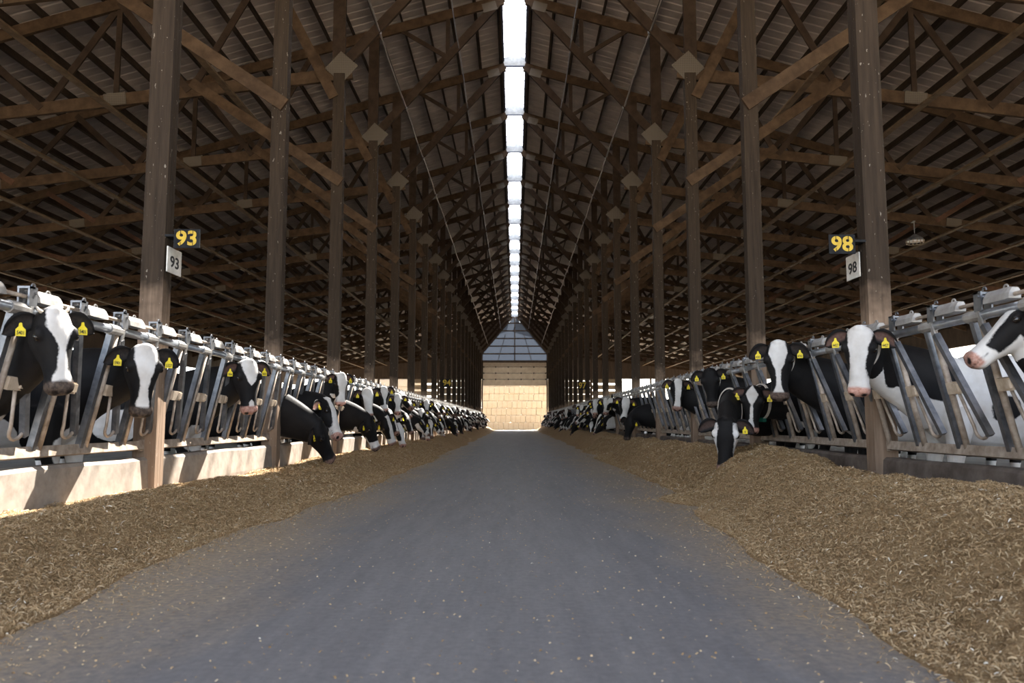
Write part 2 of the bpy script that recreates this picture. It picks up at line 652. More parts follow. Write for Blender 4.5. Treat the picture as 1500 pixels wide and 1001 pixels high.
# ------------------------------------------------------------------ end wall, door, gable glazing
wb = empty('wall_back', (0, YEND, 0), label='dark far end wall around the doorway', cat='wall', kind='structure')
DX, DZ = 3.08, 6.62
for s in (-1, 1):
    g = MB()
    # upper cladding from 5.1 up to the roof, outside of the glazed triangle
    g.prism([(s * DX, 5.12), (s * (XE), 5.12), (s * XE, zr(XE) - .02), (s * .02, zr(.02) - .02), (s * .02, 11.10), (s * 3.12, 7.42), (s * 3.12, 6.62), (s * DX, 6.62)],
            (0, .06, 0), (1, 0, 0), (0, 0, 1), (0, 1, 0), .08)
    g.build('cladding', M['wallwood'], wb)
    g = MB()
    g.beam((s * (DX + .06), 0, 0), (s * (DX + .06), 0, 6.7), .16, .12, (0, 1, 0))
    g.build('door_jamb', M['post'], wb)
    # boards left of 7.4, slatted bay, then open bays
    z = 2.2
    while z < 5.0:
        g = MB()
        g.box((s * (DX + .14 + 2.1), .06, z + .31), (4.2, .05, .60))
        g.build('board', M['board'], wb)
        z += .64
    for k in range(6):
        g = MB()
        g.box((s * 8.75, .06, 1.75 + k * .60), (2.5, .06, .44), Matrix.Rotation(-.25, 3, 'X'))
        g.build('slat', M['board'], wb)
    for x in (7.42, 10.05, 13.2, 16.4, 20.9):
        g = MB()
        g.box((s * x, .05, 2.55), (.18, .16, 5.14))
        g.build('wall_post', M['wallwood'], wb)
    g = MB()
    g.box((s * (DX + XE) / 2, .05, 5.06), (XE - DX, .14, .24))
    g.build('header', M['wallwood'], wb)
g = MB()
g.box((0, 0, 6.60), (2 * DX + .3, .16, .14))
g.build('lintel', M['wallwood'], wb)

# half raised sectional door
door = empty('door_1', (0, YEND - .02, 4.28), label='half raised sectional door over the far doorway', cat='door', kind='structure')
zt = [0, .62, 1.22, 1.82, 2.26]
for i in range(4):
    g = MB()
    h = zt[i + 1] - zt[i] - .025
    g.box((0, 0, zt[i] + h / 2 + .012), (2 * DX, .05, h))
    # stiles standing proud
    for x in (-2.0, -.67, .67, 2.0):
        g.box((x, -.03, zt[i] + h / 2), (.05, .02, h))
    g.build('door_section', M['board'] if i == 3 else M['door'], door)
g = MB()
for i in (1, 2, 3):
    for x in (-3.0, -1.85, -.62, .62, 1.85, 3.0):
        g.box((x, -.05, zt[i]), (.10, .04, .13))
    g.box((0, -.035, zt[i]), (2 * DX, .02, .03))
tag(g.build('hinge', M['black'], door), kind='stuff')

win = empty('window_2', (0, YEND, 6.7), label='bluish milky gable glazing above the far door', cat='window', kind='structure')
lv = [6.70, 7.40, 8.15, 8.9, 9.65, 10.4, 11.1]


def gx(z):
    return max(.02, min(3.2, (11.12 - z) / 1.17))


for i in range(len(lv) - 1):
    z0, z1 = lv[i] + .01, lv[i + 1] - .01
    for s in (-1, 1):
        for k in range(2):
            a0, a1 = gx(z0) * k / 2, gx(z0) * (k + 1) / 2
            b0, b1 = gx(z1) * k / 2, gx(z1) * (k + 1) / 2
            if b1 - b0 < .05:
                if k == 1:
                    continue
                b0, b1, a1 = .03, max(.04, gx(z1) - .02), gx(z0) - .03
            g = MB()
            g.prism([(s * a0, z0 - 6.7), (s * a1, z0 - 6.7), (s * b1, z1 - 6.7), (s * b0, z1 - 6.7)], (0, .03, 0), (1, 0, 0), (0, 0, 1), (0, 1, 0), .012)
            g.build('pane', M['gable_pane'], win)
    g = MB()
    g.beam((-gx(lv[i]), 0, lv[i] - 6.7), (gx(lv[i]), 0, lv[i] - 6.7), .09, .11, (0, 1, 0))
    g.build('rail', M['wallwood'], win)
g = MB()
g.beam((0, -.01, 0), (0, -.01, 4.3), .09, .10, (0, 1, 0))
g.build('mullion', M['wallwood'], win)
for s in (-1, 1):
    g = MB()
    g.beam((s * 1.64, 0, 0), (s * .9, 0, 2.6), .06, .05, (0, 1, 0))
    g.build('mullion', M['wallwood'], win)

# ------------------------------------------------------------------ straw bales beyond the door
bale_me = []
for v_ in range(4):
    bm = bmesh.new()
    bmesh.ops.create_cube(bm, size=1)
    bmesh.ops.scale(bm, vec=(1, 1, 1), verts=bm.verts)
    bmesh.ops.subdivide_edges(bm, edges=bm.edges, cuts=5, use_grid_fill=True)
    for v in bm.verts:
        c = v.co
        n = float(fbm(np.array([c.x * 3 + v_ * 9]), np.array([c.y * 3]), np.array([c.z * 3]), seed=v_)[0])
        r = max(abs(c.x), abs(c.y), abs(c.z))
        rnd = sum(1 for q in c if abs(q) > .42)
        k = 1 - .018 * max(0, rnd - 1)
        v.co = Vector((c.x * 1.56, c.y * 1.1, c.z * .755)) * k + v.normal * (n * .012)
        # two twine grooves around the bale
        if abs(abs(c.x) - .167) < .02:
            v.co.z *= .965
            v.co.y *= .98
    bm.normal_update()
    me = bpy.data.meshes.new('straw_bale')
    bm.to_mesh(me)
    bm.free()
    me.materials.append(M['bale'])
    bale_me.append(me)
g = MB()
g.tube([(0, -.556, -.375), (0, -.556, .375)], .008, 5)
twine = g.mesh('twine', M['truss'])
ROWN = ['bottom', 'second', 'third', 'fourth', 'fifth', 'sixth', 'seventh', 'top']
BY = YEND + 7.5
for r in range(7):
    off = (-.4, .35, -.1, .5, -.35, .2, -.2)[r]
    for c in range(5):
        x = (c - 2) * 1.569 + off
        o = link('straw_bale', bale_me[(r * 3 + c) % 4], None, (x, BY + random.uniform(-.06, .06) + .03 * r, -.06 + .395 + r * .7605))
        o.rotation_euler = (0, random.uniform(-.008, .008), random.uniform(-.012, .012))
        tag(o, 'square straw bale in the %s row of the stack, %s' % (ROWN[r] if r < 6 else 'top', ['at its far left end', 'second along from the left end', 'in the middle of the row', 'fourth along from the left end', 'at its far right end'][c]), 'bale', 'straw bales stacked beyond the far door')
        link('twine', twine, o, (-.26, 0, 0))
        link('twine', twine, o, (.26, 0, 0))
k = 0
for r in range(8):
    for c in range(4):
        o = link('straw_bale', bale_me[(r + c) % 4], None, (-10.6 - c * 1.6 + (.5 if r % 2 else 0), BY + .5 + random.uniform(-.1, .1), -.06 + .395 + r * .7605))
        tag(o, 'straw bale outside the far left wall opening, %s row, %s' % (ROWN[r], ['nearest the doorway', 'second from the doorway side', 'third from the doorway side', 'farthest from the doorway'][c]), 'bale', 'straw bales outside the far left opening')

# ------------------------------------------------------------------ posts
post_me = {}
for s in (-1, 1):
    g = MB()
    for k in range(3):
        g.box((s * .105, (k - 1) * .058, 3.68), (.21, .0545, 7.52))
    g.box((s * .108, 0, 3.68), (.19, .165, 7.48))
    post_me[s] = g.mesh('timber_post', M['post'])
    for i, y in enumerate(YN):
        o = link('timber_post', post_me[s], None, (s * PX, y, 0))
        tag(o, 'tall brown laminated timber post, %s from the front in the %s row' % (ORD[i], 'left' if s < 0 else 'right'), 'post', 'timber posts along the alley')

# ------------------------------------------------------------------ trusses
T = .076


def chord_z(x):
    return 7.45 - .119 * (abs(x) - 3.3)


def tz(x):
    return zr(x) - .31


parts = []
for s in (-1, 1):
    P = lambda x, z: (s * x, 0, z)
    OFF = lambda x, z, o: (s * x, o, z)
    parts.append(('top_chord', MB().beam(P(.28, tz(.28)), P(21.0, tz(21.0)), T, .235).mesh('top_chord', M['truss'])))
    parts.append(('bottom_chord', MB().beam(P(3.1, chord_z(3.1)), P(20.9, chord_z(20.9)), T, .235).mesh('bottom_chord', M['truss'])))
    parts.append(('diagonal', MB().beam(P(3.30, 7.6), P(.30, 11.0), T, .19).mesh('diagonal', M['web'])))
    parts.append(('king_post', MB().beam(P(3.36, 7.45), P(3.36, tz(3.36)), T, .24).mesh('king_post', M['web'])))
    parts.append(('upper_strut', MB().beam(OFF(3.42, 6.95, -.10), OFF(4.80, 9.62, -.06), .04, .19).mesh('upper_strut', M['truss'])))
    parts.append(('knee_brace', MB().beam(OFF(3.25, 5.30, -.105), OFF(6.15, 7.27, -.06), .04, .19).mesh('knee_brace', M['truss'])))
    mz = 7.6 + 1.133 * 1.7
    parts.append(('web', MB().beam(P(1.6, mz), P(1.6, tz(1.6)), .04, .10).mesh('web', M['web'])))
    parts.append(('web', MB().beam(P(1.62, mz), P(2.8, tz(2.8)), .04, .10).mesh('web', M['web'])))
    top = [4.8, 7.6, 10.4, 13.2, 16.0, 18.8]
    bot = [6.2, 9.0, 11.8, 14.6, 17.4]
    for q in range(5):
        m_ = M['truss_red'] if q >= 2 else M['web']
        parts.append(('web', MB().beam(OFF(top[q], tz(top[q]), .03), OFF(bot[q], chord_z(bot[q]), .03), .04, .13).mesh('web', M['web'])))
        parts.append(('web', MB().beam(OFF(bot[q], chord_z(bot[q]), -.03), OFF(top[q + 1], tz(top[q + 1]), -.03), .04, .13).mesh('web', m_)))
    parts.append(('web', MB().beam(P(7.6, chord_z(7.6)), P(7.6, tz(7.6)), .04, .10).mesh('web', M['web'])))
    ang = Matrix.Rotation(-s * .72, 3, 'Y')
    g = MB()
    g.box((s * 3.30, -.048, 7.57), (.44, .012, .46), ang)
    parts.append(('gusset_plate', g.mesh('gusset_plate', M['plate'])))
    for x in (7.6, 12.3):
        g = MB()
        g.box((s * x, -.045, chord_z(x) + .01), (.42, .012, .24), Matrix.Rotation(s * .118, 3, 'Y'))
        parts.append(('splice_plate', g.mesh('splice_plate', M['plate'])))
    g = MB()
    g.box((s * .60, -.044, tz(.6) - .1), (.34, .012, .22), Matrix.Rotation(s * .28, 3, 'Y'))
    parts.append(('ridge_plate', g.mesh('ridge_plate', M['plate'])))
g = MB()
g.prism([(-SLOT - .03, 11.0), (SLOT + .03, 11.0), (SLOT + .03, 11.22), (0, 11.36), (-SLOT - .03, 11.22)], (0, 0, 0), (1, 0, 0), (0, 0, 1), (0, 1, 0), .03)
parts.append(('ridge_gusset', g.mesh('ridge_gusset', M['ply'])))
g = MB()
g.box((0, 0, 10.985), (2 * SLOT + .06, .05, .03))
parts.append(('ridge_tie', g.mesh('ridge_tie', M['dark_edge'])))
for i, y in enumerate(YN):
    t_ = empty('roof_truss', (0, y, 0), label='brown timber roof truss standing on the %s pair of posts from the front' % ORD[i], cat='truss', group='timber roof trusses')
    for nm, me in parts:
        link(nm, me, t_)

# boards along the bottom chords
for s in (-1, 1):
    for q, x in enumerate((5.4, 7.7, 10.1, 12.4, 14.6, 16.8, 19.2)):
        g = MB()
        g.box((0, 0, 0), (.13, YEND - 4.0, .04))
        o = g.build('runner_board', M['runner'], None, loc=(s * x, (YEND + 3.5) / 2, chord_z(x) - .14))
        tag(o, 'long thin board under the %s lower chords, %s out from the posts' % ('left' if s < 0 else 'right', ORD[q]), 'board', 'runner boards under the lower chords')

# a round ribbed lamp hung under a lower chord on the right
lp = at_y(1340, 349, YN[4] - .12)
lamp = empty('hanging_lamp', lp, label='round ribbed lamp hanging under the right roof, above the first right post sign', cat='lamp')
g = MB()
g.tube([(0, 0, -.09), (0, 0, -.02), (0, 0, .05), (0, 0, .10)], [.23, .21, .12, .05], 16)
g.build('lamp_shade', M['galv'], lamp)
g = MB()
for k in range(14):
    an = 2 * PI * k / 14
    g.tube([(.215 * math.cos(an), .215 * math.sin(an), -.15), (.235 * math.cos(an), .235 * math.sin(an), -.06)], .011, 5)
g.tube([(.22 * math.cos(an), .22 * math.sin(an), -.15) for an in np.linspace(0, 2 * PI, 17)], .011, 5)
tag(g.build('guard', M['dusty'], lamp), kind='stuff')
g = MB()
g.tube([(0, 0, .09), (0, 0, chord_z(lp.x) - .10 - lp.z)], .014, 6)
g.beam((0, -.02, chord_z(lp.x) - .11 - lp.z), (0, .14, chord_z(lp.x) - .11 - lp.z), .06, .03, (1, 0, 0))
g.build('stem', M['galv_dark'], lamp)

# conduits fixed to the truss diagonals
for s in (-1, 1):
    for x, z, r, nm, lb in ((2.60, 8.30, .022, 'roof_pipe', 'straight grey pipe under the %s roof slope, nearer the posts'),
                            (1.33, 9.75, .013, 'roof_cable', 'thin sagging metal cable under the %s roof slope, nearer the ridge')):
        pts = []
        y = 2.0
        while y < YEND - 1:
            pts.append((s * x + .012 * math.sin(y * 1.3 + x), y, z + (-.05 if nm == 'roof_cable' else -.01) * abs(math.sin((y - Y1) / BAY * PI))))
            y += BAY / 4
        g = MB()
        g.tube(pts, r, 8)
        o = g.build(nm, M['conduit'] if nm == 'roof_pipe' else M['galv'], None, smooth=True)
        tag(o, lb % ('left' if s < 0 else 'right'), 'pipe' if nm == 'roof_pipe' else 'cable', 'pipes and cables under the roof')
        g = MB()
        for yy in YN:
            g.box((s * x, yy, z + .0), (r * 4, .03, r * 4))
        tag(g.build('clip', M['galv'], o), kind='stuff')


# ------------------------------------------------------------------ number signs
def text_obj(txt, size, mat, parent, loc, rot, bold=.012, ext=.001, name='digits', sx=1.0):
    cu = bpy.data.curves.new(name, 'FONT')
    cu.body = txt
    cu.size = size
    cu.align_x = 'CENTER'
    cu.align_y = 'CENTER'
    cu.offset = bold * size
    cu.extrude = ext
    cu.resolution_u = 4
    cu.materials.append(mat)
    tmp = bpy.data.objects.new(name, cu)
    COL.objects.link(tmp)
    dg = bpy.context.evaluated_depsgraph_get()
    me = bpy.data.meshes.new_from_object(tmp.evaluated_get(dg), depsgraph=dg)
    bpy.data.objects.remove(tmp)
    bpy.data.curves.remove(cu)
    me.name = name
    if not me.materials:
        me.materials.append(mat)
    o = bpy.data.objects.new(name, me)
    COL.objects.link(o)
    o.parent = parent
    o.location = loc
    o.rotation_euler = rot
    o.scale = (sx, 1, 1)
    return o


def yellow_sign(px0, py0, px1, py1, Y, txt, label):
    a, b = at_y(px0, py0, Y), at_y(px1, py1, Y)
    w, h = abs(b.x - a.x), abs(a.z - b.z)
    g = MB()
    g.box((0, 0, 0), (w, .012, h))
    o = g.build('number_sign', M['signblack'], None, loc=((a.x + b.x) / 2, Y, (a.z + b.z) / 2))
    tag(o, label, 'sign', 'number signs on the posts')
    pe = math.copysign(PX + .004, a.x)
    ie = math.copysign(min(abs(a.x), abs(b.x)) + w * .3, a.x)
    g = MB()
    g.box(((pe + ie) / 2 - o.location.x, .082, h * .2), (abs(pe - ie), .14, .022))
    g.build('bracket', M['signblack'], o)
    if txt:
        text_obj(txt, h * 1.06, M['yellow'], o, (0, -.0075, -.004), (PI / 2, 0, 0), .028, sx=1.12 * w / h / 1.42)
        # stencil bridges
        for dx in (-.238, .235):
            for dz in (-.33, .33):
                g = MB()
                g.box((dx * w, -.0095, dz * h), (.022 * w, .002, .26 * h))
                g.build('stencil_gap', M['signblack'], o)
    return o


def white_sign(px0, px1, pyt, pyb, X, txt, label, face):
    """plate in a plane X = const; pixel span px0..px1"""
    pa, pb = at_x(px0, (pyt + pyb) / 2, X), at_x(px1, (pyt + pyb) / 2, X)
    w = abs(pa.y - pb.y)
    Yc = (pa.y + pb.y) / 2
    zt_, zb_ = at_x((px0 + px1) / 2, pyt, X).z, at_x((px0 + px1) / 2, pyb, X).z
    h = zt_ - zb_
    g = MB()
    g.box((0, 0, 0), (.012, w, h))
    o = g.build('number_plate', M['signwhite'], None, loc=(X, Yc, (zt_ + zb_) / 2))
    tag(o, label, 'sign', 'number signs on the posts')
    text_obj(txt, h * .62, M['black'], o, (face * .0075, 0, -h * .07), (PI / 2, 0, face * PI / 2), .018, sx=.8 * w / h * 1.35)
    return o


yellow_sign(255.5, 336, 292.5, 363.5, Y1 - .10, '93', 'black plate with yellow stencilled 93 on the first left post')
white_sign(244.5, 265, 365, 402, -PX + .02, '93', 'white plate with black 93 on the first left post', 1)
yellow_sign(1213.5, 344, 1253, 372, Y1 - .10, '98', 'black plate with yellow stencilled 98 on the first right post')
white_sign(1259.5, 1240.5, 373, 409, PX - .02, '98', 'white plate with black 98 on the first right post', -1)
yellow_sign(647.5, 555.5, 661.5, 567, YN[8] - .1, '94', 'small yellow stencilled 94 far down the left posts')
yellow_sign(846.5, 559.5, 859.5, 571, YN[8] - .1, '97', 'small yellow stencilled 97 far down the right posts')
# ------------------------------------------------------------------ headlock panels
ST = .61


def pp(u, v, off=0.0):
    """point on the tilted headlock plane of the left row; off is towards the alley"""
    return Vector((-3.345 + .215 * v + off, u, .635 + .925 * v - off * .2))


def stall_parts():
    q = {}
    q['stanchion_a'] = MB().beam(pp(0, -.01), pp(0, .98), .046, .046).mesh('stanchion', M['galv_dark'])
    q['stanchion_b'] = MB().tube([pp(.085, -.01), pp(.085, .98)], .024, 8).mesh('stanchion', M['dusty'], True)
    g = MB()
    c = pp(.19, .50, .012)
    g.box(c, (.055, .17, .085), Matrix.Rotation(.22, 3, 'Y'))
    g.box(c + Vector((.012, .05, 0)), (.06, .05, .06), Matrix.Rotation(.22, 3, 'Y'))
    q['pivot_block'] = g.mesh('pivot_block', M['block'])
    q['swing_arm'] = MB().beam(pp(.135, .93, .02), pp(.455, .13, .02), .046, .042).mesh('swing_arm', M['galv_dark'])
    pts = [pp(.22, .455, .02), pp(.285, .20, .02)]
    for k in range(7):
        a = PI + PI * k / 6
        pts.append(pp(.355 + .07 * math.cos(a) + 0, .16 + .055 * math.sin(a), .02))
    pts[-1] = pp(.44, .17, .02)
    q['neck_loop'] = MB().tube(pts, .0125, 6).mesh('neck_loop', M['dusty'], True)
    g = MB()
    g.tube([pp(-.06, 1.0), pp(.12, 1.0)], .041, 10)
    g.beam(pp(.12, 1.03, .03), pp(.14, .86, .03), .035, .012)
    q['rail_clamp'] = g.mesh('rail_clamp', M['lock'])
    g = MB()
    b = pp(0, 1.0) + Vector((0, 0, .085))
    # sloped lock housing lying on the rod
    sec = [(-.045, -.03), (.05, -.03), (.042, .012), (.018, .05), (-.03, .05), (-.045, .02)]
    L0, L1_ = .20, .47
    n = len(sec)
    for y, k in ((L0, .92), (L0 + .03, 1), (L1_ - .03, 1), (L1_, .85)):
        for x, z in sec:
            g.v.append((b.x + x * k, y, b.z + z * k))
    for i in range(3):
        for j in range(n):
            g.f.append((i * n + j, i * n + (j + 1) % n, (i + 1) * n + (j + 1) % n, (i + 1) * n + j))
    g.f.append(tuple(range(n))[::-1])
    g.f.append(tuple(3 * n + j for j in range(n)))
    g.tube([(b.x - .01, L0 + .17 + .025 * math.cos(a), b.z + .048 + .028 * math.sin(a)) for a in np.linspace(0, PI, 6)], .006, 5)
    q['lock_box'] = g.mesh('lock_box', M['lock'])
    g = MB()
    for x in (-.034, .034):
        g.box((b.x + x, .13, b.z + .0), (.012, .085, .13))
    g.box((b.x, .115, b.z + .058), (.08, .06, .014))
    g.tube([(b.x - .05, .15, b.z + .03), (b.x + .05, .15, b.z + .03)], .012, 6)
    g.tube([(b.x + .01, .17 + .02 * math.cos(a), b.z + .07 + .022 * math.sin(a)) for a in np.linspace(0, PI, 6)], .006, 5)
    q['latch_bracket'] = g.mesh('latch_bracket', M['galv_dark'])
    return q


SP = stall_parts()
PL = BAY
g = MB()
g.tube([pp(-.0, 1.0), pp(PL, 1.0)], .033, 12)
ME_TOP = g.mesh('top_rail', M['galv'], True)
g = MB()
p0, p1 = pp(.14, 0), pp(PL - .14, 0)
g.beam(p0, p1, .055, .075, (1, 0, .25))
for y in (.10, PL - .10):
    g.box(pp(y, .0, .0), (.02, .11, .10))
ME_BOT = g.mesh('bottom_rail', M['dusty'])
b = pp(0, 1.0) + Vector((0, 0, .085))
ME_ROD = MB().tube([(b.x, 0, b.z), (b.x, PL, b.z)], .014, 8).mesh('latch_rod', M['dusty'], True)
# joined far version
far = MB()


def merge(mb, me, dy):
    bs_ = len(mb.v)
    mb.v.extend([(v.co.x, v.co.y + dy, v.co.z) for v in me.vertices])
    mb.f.extend([tuple(i + bs_ for i in p.vertices) for p in me.polygons])


FAR = {}
for nm, keys, mt in (('stanchion', ('stanchion_a', 'stanchion_b'), M['dusty']), ('swing_arm', ('swing_arm', 'pivot_block'), M['galv_dark']), ('lock_box', ('lock_box', 'latch_bracket', 'rail_clamp'), M['lock'])):
    mb = MB()
    for k in range(6):
        for key in keys:
            merge(mb, SP[key], .06 + k * ST)
    FAR[nm] = mb.mesh(nm, mt)

for s in (-1, 1):
    for n in range(-1, NB - 1):
        ya = Y1 + BAY * n
        side = 'left' if s < 0 else 'right'
        if n == -1:
            lb = 'steel headlock panel in front of the first %s post' % side
        else:
            lb = 'steel headlock panel between the %s and %s %s posts' % (ORD[n], ORD[n + 1], side)
        if s < 0:
            o = empty('headlock_panel', (0, ya, 0), 0)
        else:
            o = empty('headlock_panel', (0, ya + BAY, 0), PI)
        tag(o, lb, 'headlock', 'steel headlock panels along the %s feed curb' % side)
        link('top_rail', ME_TOP, o)
        link('bottom_rail', ME_BOT, o)
        link('latch_rod', ME_ROD, o)
        if n <= 3:
            for k in range(6):
                for key, me in SP.items():
                    nm = 'stanchion' if key.startswith('stanchion') else key
                    link(nm, me, o, (0, .06 + k * ST, 0))
        else:
            for nm, me in FAR.items():
                tag(link(nm, me, o), kind='stuff')

# ------------------------------------------------------------------ feed
def feed_h(s, X, Y):
    """height of the heaped feed at lateral distance |X|, along Y"""
    X = np.asarray(X, float)
    Y = np.asarray(Y, float)
    n1 = fbm(X * .9 + 30 * s, Y * .55, None, seed=3 + s, octs=4)
    n2 = fbm(X * 4.1, Y * 3.3, None, seed=9 + s, octs=4)
    if s < 0:
        edge = 2.42 - .22 * np.clip((Y - 6) / 10, 0, 1) + .10 * n1
        pr_u = np.array([0, .25, .45, .6, .75, .92, 1.1, 1.35])
        pr_h = np.array([.25, .255, .27, .27, .22, .12, .035, 0])
        u = (3.30 - X) / (3.30 - edge) * .95
    else:
        near = np.clip((9 - Y) / 4, 0, 1)
        edge = 2.22 - .42 * near + .12 * n1
        pr_u = np.array([0, .2, .4, .6, .8, 1.0, 1.2, 1.4])
        pr_h = np.array([.36, .43, .46, .45, .37, .20, .05, 0])
        u = (3.30 - X) / (3.30 - edge) * 1.12
    h = np.interp(u, pr_u, pr_h)
    amp = np.clip(h / .12, 0, 1)
    h = h + amp * ((.055 if s > 0 else .07) * n1 + .03 * n2)
    if s > 0:
        # eaten-down hollow next to the curb at about 6.4-7.6 m
        h = h - .13 * np.exp(-((X - 3.2) / .28) ** 2 - ((Y - 6.9) / .7) ** 2) - .07 * np.exp(-((X - 3.25) / .2) ** 2) * (.5 + .5 * n1)
        h = h + .10 * np.exp(-((X - 3.0) / .3) ** 2 - ((Y - 8.9) / 1.3) ** 2)
        h = h + .22 * np.exp(-((X - 2.26) / .33) ** 2 - ((Y - 8.72) / .40) ** 2)
    else:
        h = h - .05 * np.exp(-((X - 3.2) / .2) ** 2) * (.6 + .8 * n1)
    return np.maximum(h, -.01)


def fibres(s, y0, y1, count, lmin, lmax, wid, seed, bias=1.0):
    r = np.random.default_rng(seed)
    # density biased to the camera
    Y = y0 + (y1 - y0) * r.random(count) ** bias
    lo = 1.55 if s > 0 else 1.95
    lo -= .35
    X = lo + (3.29 - lo) * r.random(count)
    h = feed_h(s, X, Y)
    hx = np.maximum(feed_h(s, X + .12, Y), 0) + .5 * np.maximum(feed_h(s, X + .3, Y), 0)
    keep = (h > .004) | (r.random(count) < np.clip(hx * 2.5, 0, .35))
    h = np.maximum(h, 0)
    X, Y, h = X[keep], Y[keep], h[keep]
    n = len(X)
    az = r.random(n) * 2 * PI
    el = r.normal(.12, .38, n)
    L = lmin + (lmax - lmin) * r.random(n) ** 1.6
    W = wid * (.6 + .9 * r.random(n))
    d = np.stack([np.cos(az) * np.cos(el), np.sin(az) * np.cos(el), np.sin(el)], -1) * L[:, None] / 2
    sd = np.stack([-np.sin(az), np.cos(az), r.normal(0, .5, n)], -1) * W[:, None] / 2
    c = np.stack([s * X, Y, h + .004 + .012 * r.random(n)], -1)
    up = np.stack([r.normal(0, .3, n), r.normal(0, .3, n), np.ones(n)], -1) * (L * .12)[:, None]
    V = np.stack([c - d - sd, c - d + sd, c + up - sd, c + up + sd, c + d - sd * .6, c + d + sd * .6], 1).reshape(-1, 3)
    sh = np.clip(r.beta(2.2, 2.2, n) * .95 + .03, 0, .96)
    sh[r.random(n) < .012] = 1.0
    return V, np.repeat(sh, 6)


def fibre_obj(name, V, sh, parent):
    n = len(V) // 6
    me = bpy.data.meshes.new(name)
    me.vertices.add(len(V))
    me.vertices.foreach_set('co', V.reshape(-1).astype(np.float32))
    b = (np.arange(n) * 6)[:, None]
    q = np.concatenate([b + np.array([0, 1, 3, 2]), b + np.array([2, 3, 5, 4])], 1).reshape(-1)
    me.loops.add(len(q))
    me.loops.foreach_set('vertex_index', q.astype(np.int32))
    me.polygons.add(2 * n)
    me.polygons.foreach_set('loop_start', (np.arange(2 * n) * 4).astype(np.int32))
    me.update(calc_edges=True)
    at = me.attributes.new('shade', 'FLOAT', 'POINT')
    at.data.foreach_set('value', sh.astype(np.float32))
    me.materials.append(M['fibre'])
    return tag(link(name, me, parent), kind='stuff')


for s in (-1, 1):
    lo = 1.3 if s > 0 else 1.7
    ys = np.concatenate([np.arange(1.0, 16, .03), np.arange(16, 30, .07), np.arange(30, YEND - .3, .2)])
    xs = np.linspace(lo, 3.32, 76)
    Yg, Xg = np.meshgrid(ys, xs, indexing='ij')
    H = feed_h(s, Xg, Yg)
    micro = fbm(Xg * 22, Yg * 22, None, seed=21, octs=3) * .016 * np.clip(H / .05, 0, 1)
    P_ = np.stack([s * Xg, Yg, H + micro - .004], -1)
    me = grid_mesh('feed_pile', P_, M['feed'])
    o = link('feed_pile', me)
    tag(o, 'heaped brown chopped feed along the %s curb' % ('left sunlit' if s < 0 else 'right shaded'), 'feed', 'heaps of chopped feed', 'stuff')
    V1, s1 = fibres(s, 2.2, 9, 150000, .008, .042, .0028, 5 + s)
    V2, s2 = fibres(s, 8.5, 24, 80000, .014, .055, .0050, 25 + s, 1.5)
    fibre_obj('loose_fibres', np.concatenate([V1, V2]), np.concatenate([s1, s2]), o)

# crumbs and chaff strewn over the alley
r = np.random.default_rng(77)
n = 17000
Y = 1.3 + 22 * r.random(n) ** 1.7
side = r.random(n)
X = np.where(side < .40, -2.45 + np.abs(r.normal(0, .5, n)), np.where(side < .7, 2.3 - np.abs(r.normal(0, .5, n)), r.uniform(-2.2, 2.0, n)))
az = r.random(n) * 2 * PI
L = .006 + .022 * r.random(n) ** 2.5
W = .003 + .006 * r.random(n) ** 2
d = np.stack([np.cos(az), np.sin(az), 0 * az], -1) * L[:, None] / 2
sd = np.stack([-np.sin(az), np.cos(az), 0 * az], -1) * W[:, None] / 2
c = np.stack([X, Y, np.full(n, .003)], -1)
up = np.array([0, 0, 1.0]) * (W * .7)[:, None]
V = np.stack([c - d - sd, c - d + sd, c + up - sd, c + up + sd, c + d - sd, c + d + sd], 1).reshape(-1, 3)
sh = np.clip(r.beta(2.5, 1.6, n), 0, .97)
sh[r.random(n) < .015] = 1
o = fibre_obj('feed_crumbs', V, np.repeat(sh, 6), None)
tag(o, 'pale feed crumbs strewn across the alley floor', 'feed', None, 'stuff')
# ------------------------------------------------------------------ cows
M['coat'] = bpy.data.materials.new('holstein_coat')
nt, bs, _ = nodes_of(M['coat'])
v = coords(nt, 'Object', False)
at = nt.nodes.new('ShaderNodeAttribute')
at.attribute_name = 'coat'
sp = nt.nodes.new('ShaderNodeSeparateColor')
nt.links.new(at.outputs['Color'], sp.inputs[0])
hair = noise_node(nt, v, 60, 4, .7, (1, 1, .35))
wob = noise_node(nt, v, 45, 3, .7)
tone = noise_node(nt, v, 5, 4, .6)
wh = mathn(nt, 'ADD', sp.outputs[0], mathn(nt, 'MULTIPLY', mathn(nt, 'SUBTRACT', wob, .5), .022))
wh = mathn(nt, 'MULTIPLY_ADD', wh, 90.0, .5, clamp=True)
black = ramp(nt, tone, [(.3, (.006, .0055, .006)), (.7, (.013, .0115, .011))])
white = ramp(nt, tone, [(.25, (.50, .46, .42)), (.7, (.70, .68, .66))])
c = mixc(nt, wh, black, white)
pinkc = ramp(nt, wob, [(.35, (.42, .20, .15)), (.65, (.60, .36, .29))])
darkc = ramp(nt, wob, [(.35, (.035, .026, .022)), (.65, (.11, .08, .062))])
c = mixc(nt, sp.outputs[1], c, mixc(nt, at.outputs['Alpha'], darkc, pinkc))
c = mixc(nt, sp.outputs[2], c, (.012, .009, .009))
nt.links.new(c, bs.inputs['Base Color'])
bs.inputs['Roughness'].default_value = .6
bs.inputs['Specular IOR Level'].default_value = .12
bs.inputs['Sheen Weight'].default_value = .015
bs.inputs['Sheen Roughness'].default_value = .4
bump(nt, bs, hair, .35, .006)
M['eye'] = simple('cow_eye', (.006, .004, .003), (.014, .01, .008), .08, 5, bmp=0, spec=.6)
M['collar'] = simple('collar_webbing', (.42, .36, .30), (.58, .52, .46), .6, 20, bmp=.2)
